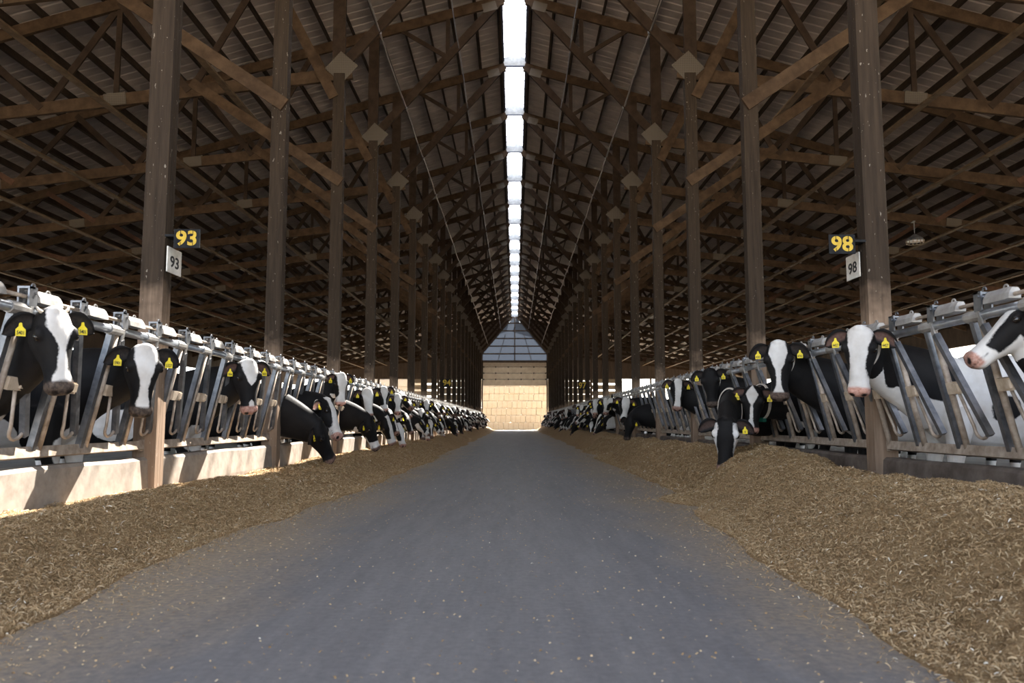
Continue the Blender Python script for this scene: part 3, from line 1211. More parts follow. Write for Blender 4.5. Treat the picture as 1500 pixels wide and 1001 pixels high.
M['green'] = simple('collar_unit_green', (.01, .10, .07), (.02, .15, .10), .45, 9, bmp=0)
M['horn'] = simple('horn', (.55, .47, .38), (.72, .65, .55), .5, 12, bmp=.1)


def loft(mb, rings, n=22):
    """rings: (centre, side, up, half width, half top, half bottom, exponent)"""
    base = len(mb.v)
    for c, sd, up, hw, ht, hb, e in rings:
        c, sd, up = Vector(c), Vector(sd), Vector(up)
        for k in range(n):
            a = 2 * PI * k / n
            ca, sa = math.cos(a), math.sin(a)
            x = hw * math.copysign(abs(ca) ** (2 / e), ca)
            y = (ht if sa >= 0 else hb) * math.copysign(abs(sa) ** (2 / e), sa)
            mb.v.append(tuple(c + sd * x + up * y))
    m = len(rings)
    for i in range(m - 1):
        for k in range(n):
            a, b = base + i * n + k, base + i * n + (k + 1) % n
            mb.f.append((a, b, b + n, a + n))
    for i, rev in ((0, True), (m - 1, False)):
        cc = len(mb.v)
        mb.v.append(tuple(Vector(rings[i][0])))
        for k in range(n):
            a, b = base + i * n + k, base + i * n + (k + 1) % n
            mb.f.append((b, a, cc) if rev else (a, b, cc))


def ball(mb, c, r, axes=None, n=10, m=7):
    c = Vector(c)
    ax = axes or (Vector((1, 0, 0)), Vector((0, 1, 0)), Vector((0, 0, 1)))
    rr = r if isinstance(r, (tuple, list)) else (r, r, r)
    rings = []
    for i in range(m):
        t = math.cos(PI * (i + .5) / m)
        q = math.sin(PI * (i + .5) / m)
        rings.append((c + ax[2] * (rr[2] * t), ax[0], ax[1], rr[0] * q, rr[1] * q, rr[1] * q, 2))
    loft(mb, rings, n)


HEAD = [  # t, half width, top, bottom
    (-.045, .052, .020, .060), (-.025, .080, .040, .095), (.01, .104, .052, .125), (.05, .116, .056, .150), (.10, .125, .060, .175), (.15, .130, .060, .188),
    (.20, .120, .054, .185), (.25, .101, .047, .168), (.30, .086, .042, .146), (.35, .078, .039, .126), (.40, .076, .036, .112), (.44, .084, .038, .106),
    (.475, .090, .036, .102), (.505, .084, .026, .090), (.525, .062, .004, .066), (.533, .034, -.012, .045)]


def remeshed(mb, voxel, name):
    me = mb.mesh(name)
    o = bpy.data.objects.new(name, me)
    COL.objects.link(o)
    md = o.modifiers.new('r', 'REMESH')
    md.mode = 'VOXEL'
    md.voxel_size = voxel
    md.use_smooth_shade = True
    sm = o.modifiers.new('s', 'SMOOTH')
    sm.factor = .5
    sm.iterations = max(2, int(round(.055 / voxel)))
    dg = bpy.context.evaluated_depsgraph_get()
    res = bpy.data.meshes.new_from_object(o.evaluated_get(dg), depsgraph=dg)
    bpy.data.objects.remove(o)
    bpy.data.meshes.remove(me)
    return res


def bez(p0, p1, p2, p3, t):
    u = 1 - t
    return p0 * u ** 3 + p1 * (3 * u * u * t) + p2 * (3 * u * t * t) + p3 * t ** 3


def make_cow(name, s, body, P, l, n, a, scale, voxel, coat, eating=False, detail=2, tags=('', ''), collar=None, horns=False, origin=None, body_len=1.0):
    """s: heading along x of the body; body: (X, Y) of the chest; P poll, l lateral (towards image right), n face normal, a poll-to-muzzle axis.
    coat: dict(bw=[(t,half width)], off=[(t,offset)], pink=0..1, muzzle='white'|'skin', blobs=[(x,y,z,r)...] in body coordinates, neck=0/1)
    detail 2: eyes, tags with digits; 1: tags; 0: none"""
    X0, Y0_ = body
    BX = lambda x, y, z: Vector((X0 + s * x, Y0_ + y, z))
    side = Vector((0, 1, 0))
    up = Vector((0, 0, 1))
    fw = Vector((s, 0, 0))
    sc = scale
    mb = MB()
    # trunk
    bl = body_len
    tr = [(.10, .98, .10, .13, .16), (.04, 1.0, .19, .24, .26), (-.08, 1.02, .24, .32, .36), (-.30, 1.03, .275, .39, .42), (-.60, 1.02, .32, .40, .43),
          (-.95, 1.0, .36, .41, .44), (-1.25, 1.02, .36, .40, .40), (-1.50, 1.08, .31, .35, .33), (-1.68, 1.14, .25, .29, .28), (-1.78, 1.18, .15, .20, .20), (-1.81, 1.19, .06, .08, .08)]
    loft(mb, [(BX(x, 0, z), side, up, w * .84, ht, hb, 2.3) for x, z, w, ht, hb in tr], 26)
    # legs
    def leg(pts):
        mb.tube([BX(*p[:3]) for p in pts], [p[3] for p in pts], 12)
    for sy in (-1, 1):
        leg([(-.12, .15 * sy, .95, .14), (-.10, .18 * sy, .72, .10), (-.07, .17 * sy, .52, .065), (-.07, .17 * sy, .46, .06), (-.09, .17 * sy, .30, .042), (-.09, .17 * sy, .14, .045), (-.06, .17 * sy, .05, .055), (-.05, .17 * sy, .0, .06)])
        leg([(-1.45, .20 * sy, 1.02, .20), (-1.36, .24 * sy, .76, .15), (-1.50, .22 * sy, .60, .085), (-1.63, .21 * sy, .50, .065), (-1.60, .21 * sy, .32, .045), (-1.57, .21 * sy, .14, .045), (-1.52, .21 * sy, .05, .055), (-1.50, .21 * sy, .0, .06)])
    ball(mb, BX(-1.25, 0, .62), (.2, .19, .15))
    mb.tube([BX(-1.78, 0, 1.30), BX(-1.86, .01, 1.1), BX(-1.88, .02, .8), BX(-1.87, .02, .5)], [.03, .025, .02, .035], 8)
    # neck
    Hb = P + a * (.075 * sc) - n * (.075 * sc)
    B0 = BX(-.10, 0, 1.08)
    k = 1.0
    if eating:
        d1 = (fw * .8 + up * -.35).normalized()
        d2 = (n * .55 + a * .75).normalized()
    else:
        d1 = (fw * .85 + up * .55).normalized()
        d2 = (n * .85 - a * .42 + up * .1).normalized()
    dist = (Hb - B0).length
    c1, c2 = B0 + d1 * dist * .40, Hb - d2 * dist * .36
    NR = 9
    rings = []
    neckpts = []
    for i in range(NR):
        t = i / (NR - 1)
        p = bez(B0, c1, c2, Hb, t)
        q = bez(B0, c1, c2, Hb, min(1, t + .02)) - bez(B0, c1, c2, Hb, max(0, t - .02))
        q.normalize()
        sd = q.cross(up)
        if sd.length < .3:
            sd = side.copy()
        sd.normalize()
        if t > .55:
            ll = l if l.dot(sd) > 0 else -l
            w_ = (t - .55) / .45
            sd = (sd * (1 - w_) + ll * w_)
            sd = (sd - sd.dot(q) * q).normalized()
        uu = sd.cross(q)
        if uu.z < 0 and not eating:
            uu = -uu
        elif eating and uu.dot(fw * .3 + up) < 0:
            uu = -uu
        he, pw = (.185, .95) if eating else (.160, 1.15)
        hv = (.37 * (1 - t) ** pw + (he * sc) * (1 - (1 - t) ** pw))
        hw = (.21 * (1 - t) ** 1.0 + (.095 * sc) * (1 - (1 - t) ** 1.0))
        rings.append((p, sd, uu, hw, hv * .92, hv, 2.1))
        neckpts.append((p, hv, q, sd, uu, hw))
    loft(mb, rings, 20)
    # head
    HP = lambda lx, nz, ta: P + l * (lx * sc) + n * (nz * sc) + a * (ta * sc)
    rg = []
    for t, w, top, bot in HEAD:
        mid = (top - bot) / 2
        rg.append((HP(0, mid, t), l, n, w * sc, (top + bot) / 2 * sc, (top + bot) / 2 * sc, 2.45 if t < .42 else 2.7))
    loft(mb, rg, 24)
    # narrow lower jaw and brow ridges, cheeks
    for sy in (-1, 1):
        ball(mb, HP(.106 * sy, .022, .13), (.034 * sc, .03 * sc, .045 * sc), (l, n, a))
        ball(mb, HP(.070 * sy, -.10, .16), (.045 * sc, .07 * sc, .10 * sc), (l, n, a))
        ball(mb, HP(.045 * sy, .010, .475), (.036 * sc, .030 * sc, .040 * sc), (l, n, a))
    ball(mb, HP(0, .020, -.025), (.055 * sc, .045 * sc, .03 * sc), (l, n, a))
    me = remeshed(mb, voxel, name)
    # appended ears (thin cupped leaves) on the same mesh
    nv0 = len(me.vertices)
    co = np.empty(nv0 * 3, np.float32)
    me.vertices.foreach_get('co', co)
    co = co.reshape(-1, 3).astype(float)
    ear = MB()
    ear_id = []
    ear_frames = []
    for sy in (-1, 1):
        e_dir = (l * sy * .93 + a * .30 - n * .12).normalized()
        f = (n * .9 + a * .12 - up * .05)
        f = (f - f.dot(e_dir) * e_dir).normalized()
        w_ax = e_dir.cross(f).normalized()
        if w_ax.dot(a) > 0:
            w_ax = -w_ax          # points to the upper edge
        base = HP(.088 * sy, -.035, .022)
        NL, NW = (9, 7) if detail else (6, 5)
        b0 = len(ear.v)
        Le = .205 * sc
        for layer in (0, 1):
            for i in range(NL):
                q_ = i / (NL - 1)
                wd = (.030 + .040 * math.sin(PI * min(1, q_ * 1.02) ** .85)) * sc if q_ < .98 else .012 * sc
                wd *= (1 if q_ < .8 else (1 - ((q_ - .8) / .2) ** 2 * .55))
                for j in range(NW):
                    v_ = -1 + 2 * j / (NW - 1)
                    cup = (.028 * v_ * v_ - .028) * sc * (1 - .3 * q_)
                    thick = (.010 * (1 - v_ * v_) * (1 - .6 * q_) + .0025) * sc
                    p = base + e_dir * (Le * q_) + w_ax * (wd * v_ + .012 * sc * math.sin(PI * q_)) + f * (cup + (thick if layer == 0 else -thick)) - up * (.03 * sc * q_ * q_)
                    ear.v.append(tuple(p))
                    ear_id.append((layer, q_, v_))
        nlw = NL * NW
        for i in range(NL - 1):
            for j in range(NW - 1):
                o_ = b0 + i * NW + j
                ear.f.append((o_, o_ + 1, o_ + NW + 1, o_ + NW))
                ear.f.append((o_ + nlw, o_ + nlw + NW, o_ + nlw + NW + 1, o_ + nlw + 1))
            for j in (0, NW - 1):
                o_ = b0 + i * NW + j
                ear.f.append((o_, o_ + NW, o_ + NW + nlw, o_ + nlw))
        for i in (0, NL - 1):
            for j in range(NW - 1):
                o_ = b0 + i * NW + j
                ear.f.append((o_, o_ + nlw, o_ + nlw + 1, o_ + 1))
        ear_frames.append((base + e_dir * (Le * .52) + f * (.012 * sc), e_dir, f, w_ax))
    eme = ear.mesh('ears')
    bm = bmesh.new()
    bm.from_mesh(me)
    bm.from_mesh(eme)
    bm.to_mesh(me)
    bm.free()
    bpy.data.meshes.remove(eme)
    # ---- coat colours, from rest-space positions
    rel = co - np.array(P)
    L_, N_, A_ = rel @ np.array(l) / sc, rel @ np.array(n) / sc, rel @ np.array(a) / sc
    inhead = (A_ > -.07) & (N_ > -.20) & (np.abs(L_) < .17) & (A_ < .6)
    ts, ws = zip(*coat['bw'])
    off = coat.get('off', [(0, 0)])
    ots, ows = zip(*off)
    wob_ = .010 * vnoise(L_ * 16 + 3, A_ * 16, N_ * 16, seed=coat.get('seed', 1))
    bwv = np.interp(A_, ts, ws)
    hf = bwv - np.abs(L_ - np.interp(A_, ots, ows)) + wob_
    hf = np.minimum(hf, (N_ + coat.get('depth', .055)) * 1.2 + wob_)
    if coat.get('jaw'):
        hf = np.maximum(hf, np.minimum(-(N_ + .085), A_ - coat['jaw']) + wob_ * 2)
    if coat.get('sidewhite'):
        hf = np.maximum(hf, np.minimum(np.abs(L_) - coat['sidewhite'] + .3 * np.abs(A_ - .2) * 0 + wob_ * 1.6, (A_ - .02)))
    if coat.get('muzzle') == 'white':
        hf = np.maximum(hf, np.minimum(A_ - .37 + wob_ * 2, .2))
    bx, by, bz = (co[:, 0] - X0) * s, co[:, 1] - Y0_, co[:, 2]
    nz = .09 * fbm(bx * 2.6, by * 2.6, bz * 2.6, seed=coat.get('seed', 1) + 50, octs=4)
    bf = np.full(len(co), -.3)
    for (x, y, z, r_) in coat.get('blobs', []):
        bf = np.maximum(bf, r_ - np.sqrt((bx - x) ** 2 + ((by - y) * .8) ** 2 + (bz - z) ** 2))
    if coat.get('base') == 'white':
        bf = -bf
    bf = bf + nz
    legm = (bz < .5) & (bx < .1) & (bx > -2)
    bf = np.where(legm & (bz < .42), .15, bf)
    bf = np.where((bz < .06) & legm, -.3, bf)
    # smooth hand-over between neck and head on the throat
    field = np.where(inhead & (A_ > .0), hf, np.where(inhead & (N_ > -.07), hf, bf))
    muz = np.clip((A_ - (.452 if coat.get('muzzle') == 'white' else .44) + wob_ * .6) / .012, 0, 1) * inhead * np.clip((N_ + .075) / .02, 0, 1)
    dark = np.zeros(len(co))
    for sy in (-1, 1):
        dn_ = np.sqrt(((L_ - .045 * sy) / .025) ** 2 + ((N_ - .006 + (A_ - .5) * .2) / .022) ** 2)
        dark = np.maximum(dark, np.clip((1 - dn_) * 4, 0, 1) * (A_ > .47))
        de = np.sqrt(((A_ - .15) / .034) ** 2 + ((N_ - .012) / .024) ** 2)
        dark = np.maximum(dark, np.clip((1 - de) * 5, 0, 1) * (L_ * sy > .07))
    dark = np.maximum(dark, np.clip(1 - np.abs(N_ + .052 - .02 * np.abs(L_) / .07) / .006, 0, 1) * (A_ > .41) * inhead)
    dark = dark * inhead
    ne = len(ear_id)
    ew = np.full(ne, -.2)
    em = np.array([(.55 if (L2 == 0 and abs(v2) < .55 and q2 > .12) else 0) for L2, q2, v2 in ear_id]) * coat.get('earpink', .35)
    if coat.get('ear') == 'white':
        ew[:] = .2
    buf = np.zeros((nv0 + ne, 4), np.float32)
    buf[:nv0, 0] = field
    buf[nv0:, 0] = ew
    buf[:nv0, 1] = muz
    buf[nv0:, 1] = em
    buf[:nv0, 2] = dark
    buf[:, 3] = coat.get('pink', 0)
    at_ = me.attributes.new('coat', 'FLOAT_COLOR', 'POINT')
    at_.data.foreach_set('color', buf.reshape(-1))
    me.materials.clear()
    me.materials.append(M['coat'])
    me.polygons.foreach_set('use_smooth', [True] * len(me.polygons))
    # ---- the thing and its parts
    org = Vector(origin) if origin is not None else BX(-.7, 0, 0)
    me.transform(Matrix.Translation(-org))
    me.name = name
    cow = link(name, me, None, org)
    if detail >= 1:
        for sy in (-1, 1):
            g = MB()
            ball(g, HP(.121 * sy, .012, .150) - org, (.019 * sc, .023 * sc, .026 * sc), (l, n, a), 10, 8)
            g.build('eye', M['eye'], cow, True)
        for (c_, e_, f_, w_), tx in zip(ear_frames, tags):
            if tx is None:
                continue
            tup = (-a * .35 + up * .9)
            ff = (f_ * .5 + n * .6)
            tup = (tup - tup.dot(ff) * ff / ff.length_squared).normalized()
            ff = (ff - ff.dot(tup) * tup).normalized()
            tr_ = tup.cross(ff).normalized()      # text runs along +tr_ seen from the front
            poly = [(-.028, -.068), (.028, -.068), (.028, -.026), (.011, -.008), (.007, .014), (-.007, .014), (-.011, -.008), (-.028, -.026)]
            g = MB()
            o_ = c_ + ff * .012 * sc - org - up * .006
            g.prism(poly, o_, tr_, tup, ff, .004)
            g.tube([o_ - ff * .004 + tup * .008, o_ + ff * .006 + tup * .008], .008, 8)
            tg = g.build('ear_tag', M['tagyellow'], cow)
            tg['label'] = 'yellow ear tag'
            if tx and detail >= 2:
                rot = Matrix((tr_, tup, ff)).transposed().to_euler()
                text_obj(tx, .033, M['black'], tg, o_ + ff * .0035 - tup * .048, rot, .02, .0005, 'digits', .68 if len(tx) > 3 else .85)
    if collar:
        i = collar.get('at', 6)
        p, hv, q, sd, uu, hw = neckpts[i]
        g = MB()
        NS = 28
        for wofs in (-.02, .02):
            for rr in (1.05, 1.11):
                for k_ in range(NS):
                    an = 2 * PI * k_ / NS
                    g.v.append(tuple(p + q * wofs + sd * (hw * rr * math.cos(an)) + uu * (hv * rr * .97 * math.sin(an)) - org))
        for k_ in range(NS):
            k2 = (k_ + 1) % NS
            g.f += [(k_, k2, NS + k2, NS + k_), (2 * NS + k_, 3 * NS + k_, 3 * NS + k2, 2 * NS + k2), (NS + k_, NS + k2, 3 * NS + k2, 3 * NS + k_), (k_, 2 * NS + k_, 2 * NS + k2, k2)]
        cb = g.build('collar', M['collar'], cow)
        cb['label'] = 'pale webbing collar'
        g = MB()
        g.box(p - uu * hv * 1.08 - org, (.06, .09, .05), Matrix((q, sd, uu)).transposed())
        g.build('collar_unit', M['green'], cb)
    if horns:
        for sy in (-1, 1):
            g = MB()
            b_ = HP(.07 * sy, .01, -.012) - org
            g.tube([b_, b_ + (l * sy * .02 - a * .018) * sc, b_ + (l * sy * .028 - a * .038) * sc], [.014, .010, .005], 8)
            h_ = g.build('horn', M['horn'], cow, True)
            h_['label'] = 'short pale horn bud'
    return cow


def frame_px(side, poll, muz, Xp, turn, dY=0.0, L=.53, Xm=None):
    """head frame from picture positions of poll and muzzle tip; Xp: lateral position of the poll"""
    P = at_x(poll[0], poll[1], Xp)
    if Xm is not None:
        Q = at_x(muz[0], muz[1], Xm)
    else:
        Q = at_y(muz[0], muz[1], P.y + dY)
    a = (Q - P)
    ln = a.length
    a.normalize()
    camv = (CAM - P).normalized()
    cp = (camv - camv.dot(a) * a).normalized()
    r_ = a.cross(cp).normalized()
    if r_.dot(Vector((1, 0, .25))) < 0:
        r_ = -r_
    tr_ = math.radians(turn)
    n = (cp * math.cos(tr_) + r_ * math.sin(tr_)).normalized()
    l = a.cross(n).normalized()
    if l.dot(Vector((1, 0, 0))) < 0 and abs(turn) < 60:
        l = -l
    return P, l, n, a, max(.97, min(1.15, ln / L))


def Y_(*b):
    return list(b)


W_FULL = [(-.1, .06), (0, .085), (.10, .09), (.16, .088), (.24, .062), (.32, .055), (.40, .075), (.44, .09), (.55, .09)]
W_STAR = [(-.1, .05), (0, .075), (.08, .085), (.15, .062), (.22, .032), (.30, .022), (.37, .018), (.42, .035), (.46, .05), (.55, .04)]
W_NARROW = [(-.1, -.03), (0, .04), (.06, .072), (.12, .05), (.18, .02), (.26, .014), (.34, .02), (.42, .04), (.55, .05)]
W_NONE = [(-.1, -.2), (.6, -.2)]
W_TOP = [(-.1, .06), (0, .085), (.10, .078), (.18, .045), (.23, .012), (.26, -.02), (.37, -.02), (.40, .02), (.45, .03), (.55, .03)]
W_L1 = [(-.1, .05), (0, .075), (.10, .085), (.15, .055), (.22, .03), (.30, .028), (.37, .035), (.42, .06), (.46, .06), (.55, .06)]
W_L2 = [(-.1, .065), (0, .078), (.08, .085), (.14, .07), (.22, .04), (.30, .024), (.36, .03), (.41, .05), (.44, .05), (.55, .03)]

VH = .0125
HERO = [
    # name-suffix, side, poll px, muzzle px, X poll, turn, body (dx beyond panel, dY), eating, coat, kwargs, label
    dict(s=-1, poll=(78, 461), muz=(90, 571), X=-2.93, turn=22, dY=.30, coat=dict(bw=W_L1, off=[(0, .02), (.2, .02), (.45, 0)], pink=0, muzzle='skin', blobs=[(.0, 0, .70, .24), (-1.0, -.3, .8, .3)], seed=3), tags=('5401', '5401'), horns=True,
         label='horned black cow with a ragged white forehead, nearest on the left'),
    dict(s=-1, poll=(213, 513), muz=(207, 613), X=-2.90, turn=14, dY=.30, coat=dict(bw=W_L2, pink=0, muzzle='skin', blobs=[(.05, 0, .66, .2), (-.6, -.35, .75, .25), (-.9, -.3, 1.45, .25)], seed=5), tags=('5901', '5327'),
         label='black cow with a broad white blaze beside the first left post'),
    dict(s=-1, poll=(364, 533), muz=(367, 608), X=-2.93, turn=26, dY=.30, coat=dict(bw=W_TOP, pink=.7, muzzle='skin', blobs=[(.02, 0, .62, .22), (-.8, -.4, .8, .3)], seed=8), tags=('504', '5021'),
         label='black cow with a white forehead patch and white snip, before the second left post'),
    dict(s=-1, poll=(467, 622), muz=(491, 684), X=-2.72, Xm=-2.54, Lh=.54, turn=66, dY=.12, eat=True, coat=dict(bw=W_NONE, pink=.2, muzzle='skin', blobs=[(.62, -.1, .36, .24), (.0, 0, .66, .2)], seed=11), tags=('510', '510'),
         label='black cow bent down eating just past the second left post, white dewlap'),
    dict(s=-1, poll=(480, 590), muz=(500, 650), X=-2.78, Xm=-2.52, turn=62, dY=.10, eat=True, coat=dict(bw=[(-.1, .02), (.1, .05), (.3, .05), (.55, .09)], off=[(0, .03), (.5, 0)], pink=.8, muzzle='white', blobs=[(.12, 0, .62, .2)], seed=14, earpink=1.4), tags=('52', '52'),
         label='cow eating with pale face tip and raised reddish ear, behind the white dewlap cow'),
    dict(s=-1, poll=(500, 550), muz=(500, 593), X=-2.90, turn=28, dY=.3, coat=dict(bw=W_FULL, pink=1, muzzle='white', jaw=.3, blobs=[(.0, 0, .8, .15)], seed=15), tags=('51', '53'),
         label='upright cow with white face and pink nose looking over eating cows on left'),
    dict(s=-1, poll=(541, 615), muz=(556, 668), X=-2.72, Xm=-2.54, Lh=.56, turn=60, dY=.12, eat=True, coat=dict(bw=W_NONE, pink=.2, muzzle='white', jaw=.25, blobs=[(.55, -.1, .44, .27)], seed=17), tags=('55', '5'),
         label='black necked cow eating with white throat and white muzzle by third left post'),
    dict(s=-1, poll=(538, 572), muz=(541, 612), X=-2.86, turn=6, dY=.3, coat=dict(bw=[(-.1, .1), (.1, .11), (.2, .085), (.35, .085), (.55, .1)], pink=.6, muzzle='white', blobs=[], seed=19), tags=('5', ''),
         label='upright cow with an almost wholly white long face, left row'),
    dict(s=-1, poll=(562, 569), muz=(564, 604), X=-2.86, turn=16, dY=.3, coat=dict(bw=W_STAR, pink=.9, muzzle='white', blobs=[(.1, 0, .9, .2)], seed=20), tags=('5', '5'),
         label='upright cow with white blaze, black eye patches and pink nose, left row'),
    dict(s=-1, poll=(566, 614), muz=(578, 656), X=-2.72, Xm=-2.57, Lh=.56, turn=40, dY=.15, eat=True, coat=dict(bw=[(-.1, .03), (.2, .04), (.55, .05)], pink=.5, muzzle='white', jaw=.2, blobs=[(.2, 0, .68, .45)], seed=22), tags=('', '5'),
         label='eating cow with white neck and black cheek patches, left row'),
    # right row
    dict(s=1, poll=(1508, 447), muz=(1424, 523), X=3.22, Xm=2.90, turn=-78, dY=.02, coat=dict(bw=[(-.1, .08), (.1, .075), (.2, .06), (.3, .055), (.55, .09)], pink=.75, muzzle='white', jaw=.22, blobs=[(.0, 0, 1.0, .3)], seed=31, depth=.02), tags=('', ''),
         label='white nosed cow in profile poking its head in at the right edge'),
    dict(s=1, poll=(1259, 486), muz=(1257, 582), X=2.86, turn=-10, dY=.30, coat=dict(bw=[(-.1, .08), (0, .10), (.08, .088), (.16, .068), (.24, .056), (.30, .058), (.36, .075), (.42, .10), (.55, .1)], off=[(0, .008), (.3, .0)], pink=1, muzzle='white', base='white',
         blobs=[(.30, -.1, 1.40, .29), (.04, -.25, 1.22, .18), (-.45, -.33, .96, .15), (-1.0, -.35, .90, .13), (-.5, .4, 1.2, .3), (-1.6, 0, 1.35, .2)], seed=33), tags=('4457', '4457'), collar=dict(at=7),
         label='white faced cow with a pink nose and collar beside the first right post'),
    dict(s=1, poll=(1140, 506), muz=(1142, 589), X=2.76, turn=-6, dY=.30, coat=dict(bw=W_STAR, pink=.05, muzzle='skin', blobs=[(.05, 0, .62, .18), (-.55, -.25, .66, .3), (-1.1, -.3, .75, .3)], seed=35), tags=('4741', '4741'), collar=dict(at=7),
         label='tall black cow with a white forehead star and thin stripe to its nose, right row'),
    dict(s=1, poll=(1103, 571), muz=(1100, 637), X=2.80, turn=-8, dY=.34, coat=dict(bw=W_NARROW, pink=.8, muzzle='skin', blobs=[(.1, 0, .6, .2), (-.7, -.3, .7, .35)], seed=37), tags=('1077', '41'), low=True, collar=dict(at=6),
         label='low headed black cow with a narrow white blaze, between taller cows, right row'),
    dict(s=1, poll=(1039, 544), muz=(1044, 598), X=2.86, turn=-6, dY=.30, coat=dict(bw=W_NONE, pink=0, muzzle='skin', blobs=[(-.6, -.3, .7, .3)], seed=39), tags=('31', '57'), collar=dict(at=7),
         label='all black faced cow looking at the camera from the right headlocks'),
    dict(s=1, poll=(1063, 617), muz=(1062, 698), X=2.42, Lh=.56, turn=-4, dY=1.35, eat=True, coat=dict(bw=W_NONE, pink=.3, muzzle='skin', jaw=-.1, blobs=[(-.6, -.3, .7, .3)], seed=41, sidewhite=.078), tags=(None, '9'), collar=dict(at=6),
         label='cow with its nose in the feed, black face edged white on both cheeks'),
    dict(s=1, poll=(993, 559), muz=(992, 603), X=2.88, turn=8, dY=.30, coat=dict(bw=[(-.1, .05), (0, .07), (.1, .062), (.2, .05), (.3, .042), (.4, .055), (.55, .06)], pink=.4, muzzle='skin', blobs=[], seed=43), tags=('26', ''),
         label='black cow with an even white blaze alone at empty right headlocks'),
    dict(s=1, poll=(922, 614), muz=(917, 646), X=2.68, Xm=2.6, turn=-30, dY=.1, eat=True, coat=dict(bw=W_NONE, pink=0, muzzle='skin', blobs=[(-.6, -.3, .7, .3)], seed=45), tags=(None, '7'),
         label='wholly black cow stretching down to the feed past the empty right headlocks'),
    dict(s=1, poll=(917, 585), muz=(913, 620), X=2.80, turn=12, dY=.30, coat=dict(bw=W_FULL, pink=.8, muzzle='skin', blobs=[], seed=47), tags=('', '7'),
         label='upright cow with a broad white blaze above the wholly black eating cow'),
    dict(s=1, poll=(894, 587), muz=(880, 614), X=2.92, Xm=2.72, turn=-68, dY=.02, coat=dict(bw=W_FULL, pink=.6, muzzle='white', jaw=.15, blobs=[], seed=49), tags=('', '7'),
         label='cow in profile with white jaw, beyond the broad blazed right cow'),
]
stallY = {-1: [], 1: []}
hero_objs = []
for hi, h in enumerate(HERO):
    P, l, n, a, sc = frame_px(h['s'], h['poll'], h['muz'], h['X'], h['turn'], 0.0, h.get('Lh', .535), h.get('Xm'))
    hs = -h['s']
    xb = h['s'] * (3.60 if not h.get('eat') else 3.48)
    yb = P.y + h['dY']
    vox = VH if P.y < 9.5 else (.016 if P.y < 15 else .02)
    o = make_cow('dairy_cow', hs, (xb, yb), P, l, n, a, sc, vox, h['coat'], h.get('eat', False), 2 if P.y < 15 else 1, h['tags'], h.get('collar'), h.get('horns', False))
    tag(o, h['label'], 'cow', 'dairy cows at the headlocks')
    stallY[h['s']].append((yb, P.y, h.get('eat', False)))
    hero_objs.append(o)

# ---- the rest of both rows: a few cows built once at the panel, then copied stall by stall
VAR = []


def variant(yaw, pitch, poll, eat, coat, voxel, detail):
    """cow of the left row standing with its panel at x = 0; yaw: face direction seen from above, 0 = across the alley, negative = to the camera"""
    y = math.radians(yaw)
    p = math.radians(pitch)
    hz = Vector((math.cos(y), math.sin(y), 0))
    a = (hz * math.cos(p) - Vector((0, 0, 1)) * math.sin(p)).normalized()
    n = (hz * math.sin(p) + Vector((0, 0, 1)) * math.cos(p)).normalized()
    l = a.cross(n).normalized()
    return make_cow('dairy_cow', 1, (-.25 if not eat else -.12, .22 if yaw < -40 else .04), Vector(poll), l, n, a, 1.0, voxel, coat, eat, detail, ('', ''), None, False, origin=(0, 0, 0))


VSPEC = [
    (-78, 66, (.46, .0, 1.53), False, dict(bw=W_FULL, pink=.8, muzzle='white', blobs=[(.0, 0, .7, .25), (-.9, -.3, 1.1, .35)], seed=61)),
    (-25, 48, (.34, .0, 1.50), False, dict(bw=W_STAR, pink=.3, muzzle='skin', jaw=.2, blobs=[(.1, 0, .75, .25), (-.7, .3, 1.2, .4)], seed=62)),
    (-62, 70, (.44, .0, 1.46), False, dict(bw=W_TOP, pink=.5, muzzle='skin', blobs=[(.05, 0, .7, .2)], seed=63)),
    (-8, 58, (.56, .0, .86), True, dict(bw=W_NARROW, pink=.5, muzzle='skin', blobs=[(.2, 0, .7, .32), (-.8, -.3, 1.2, .4)], seed=64)),
    (-34, 70, (.66, -.08, .76), True, dict(bw=W_FULL, pink=.8, muzzle='white', jaw=.1, blobs=[(.25, 0, .75, .25)], seed=65)),
    (-60, 74, (.58, -.12, .80), True, dict(bw=W_STAR, pink=.2, muzzle='skin', jaw=.22, blobs=[(-.6, -.3, .9, .4)], seed=66)),
    (18, 55, (.60, .08, .88), True, dict(bw=W_NONE, pink=.2, muzzle='white', jaw=.05, blobs=[(.2, 0, .62, .22)], seed=67)),
    (-70, 62, (.46, .0, 1.38), False, dict(bw=W_NARROW, pink=.2, muzzle='skin', blobs=[(.1, 0, .8, .35)], seed=68)),
    (-5, 40, (.62, .02, 1.12), False, dict(bw=W_FULL, pink=.5, muzzle='white', jaw=.12, blobs=[(.15, 0, .8, .3)], seed=69)),
    (-45, 64, (.72, -.1, .70), True, dict(bw=W_NONE, pink=.1, muzzle='skin', blobs=[(.0, 0, .6, .25)], seed=70)),
    (-15, 66, (.50, .05, 1.0), True, dict(bw=W_L1, pink=.4, muzzle='skin', jaw=.2, blobs=[(.2, -.1, .9, .3)], seed=71)),
    (-85, 60, (.42, -.05, 1.22), False, dict(bw=W_STAR, pink=.9, muzzle='white', blobs=[(.1, 0, .7, .3)], seed=72)),
]
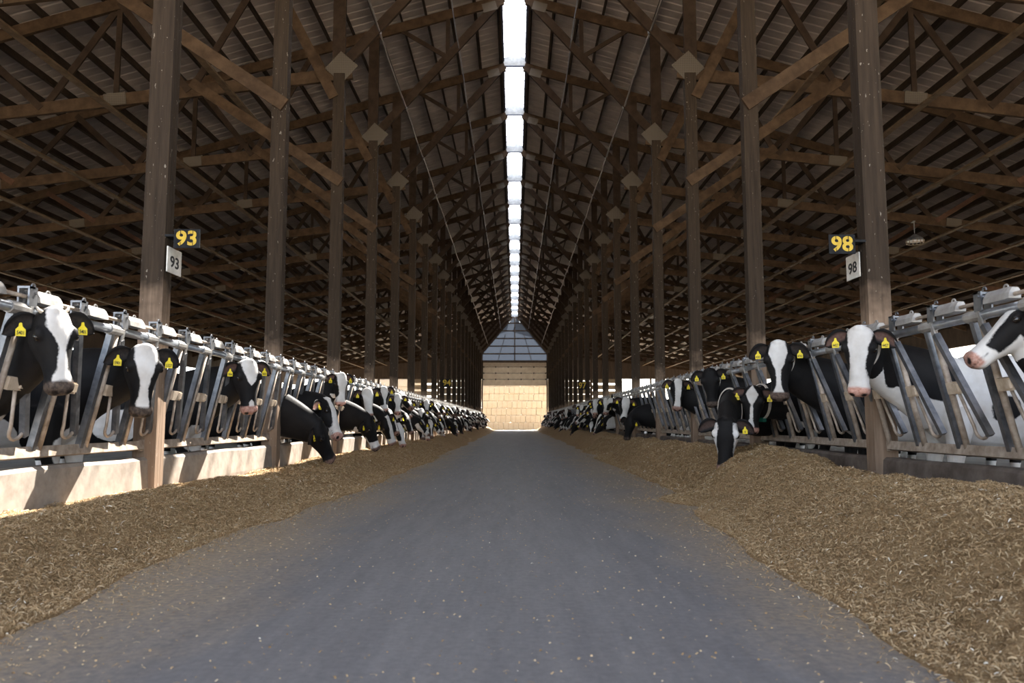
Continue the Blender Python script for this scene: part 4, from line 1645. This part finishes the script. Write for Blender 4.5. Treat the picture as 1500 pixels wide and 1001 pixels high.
VDESC = ['white faced cow facing the alley entrance with head up', 'cow with a white jaw and raised head', 'black cow with a white forehead patch, head up', 'cow with a thin blaze bent to the feed',
         'white faced cow nosing the feed', 'cow with white cheeks eating', 'black cow with a white muzzle eating', 'thin blazed cow with head up', 'white faced cow stretching over the feed', 'black faced cow eating',
         'cow with a ragged blaze lowering its head', 'white nosed cow with half lowered head']
for q, sp_ in enumerate(VSPEC):
    mid_ = variant(*sp_, .024, 1)
    lo_ = variant(*sp_, .042, 0)
    VAR.append((mid_, lo_))
rv = random.Random(5)
used = set()


def place(s, Y, lod, v):
    src = VAR[v][lod]
    if (v, lod) not in used:
        used.add((v, lod))
        o = src
    else:
        o = src.copy()
        COL.objects.link(o)
        for ch in src.children:
            c_ = ch.copy()
            COL.objects.link(c_)
            c_.parent = o
    o.location = (s * (3.35 + rv.uniform(-.05, .06)), Y, 0)
    k_ = rv.uniform(.96, 1.05)
    o.scale = (k_ if s < 0 else -k_, k_, k_)
    o.rotation_euler = (0, 0, rv.uniform(-.06, .06))
    return o


for s in (-1, 1):
    sd_ = 'left' if s < 0 else 'right'
    Y = 18.2 if s < 0 else 25.6
    inbay = {}
    prev = -1
    while Y < YN[-1] - .3:
        skip = rv.random() < (.05 if s < 0 else .10)
        v = rv.choice([0, 1, 2, 7, 8, 11]) if rv.random() < .45 else rv.choice([3, 4, 5, 6, 9, 10])
        if v == prev:
            v = (v + 3) % len(VSPEC)
        prev = v
        if not skip:
            o = place(s, Y + rv.uniform(-.07, .07), 1 if Y > 36 else 0, v)
            b_ = max(k for k in range(NB) if YN[k] <= Y)
            inbay[b_] = inbay.get(b_, 0) + 1
            tag(o, '%s, %s beyond the %s %s post' % (VDESC[v], ORD[inbay[b_] - 1], ORD[b_], sd_), 'cow', 'cows farther along the %s headlocks' % sd_)
        Y += ST * (1.0 if rv.random() < .8 else 1.25)
for v in range(len(VAR)):
    for lod in (0, 1):
        if (v, lod) not in used:
            src = VAR[v][lod]
            for ch in list(src.children):
                bpy.data.objects.remove(ch)
            bpy.data.objects.remove(src)
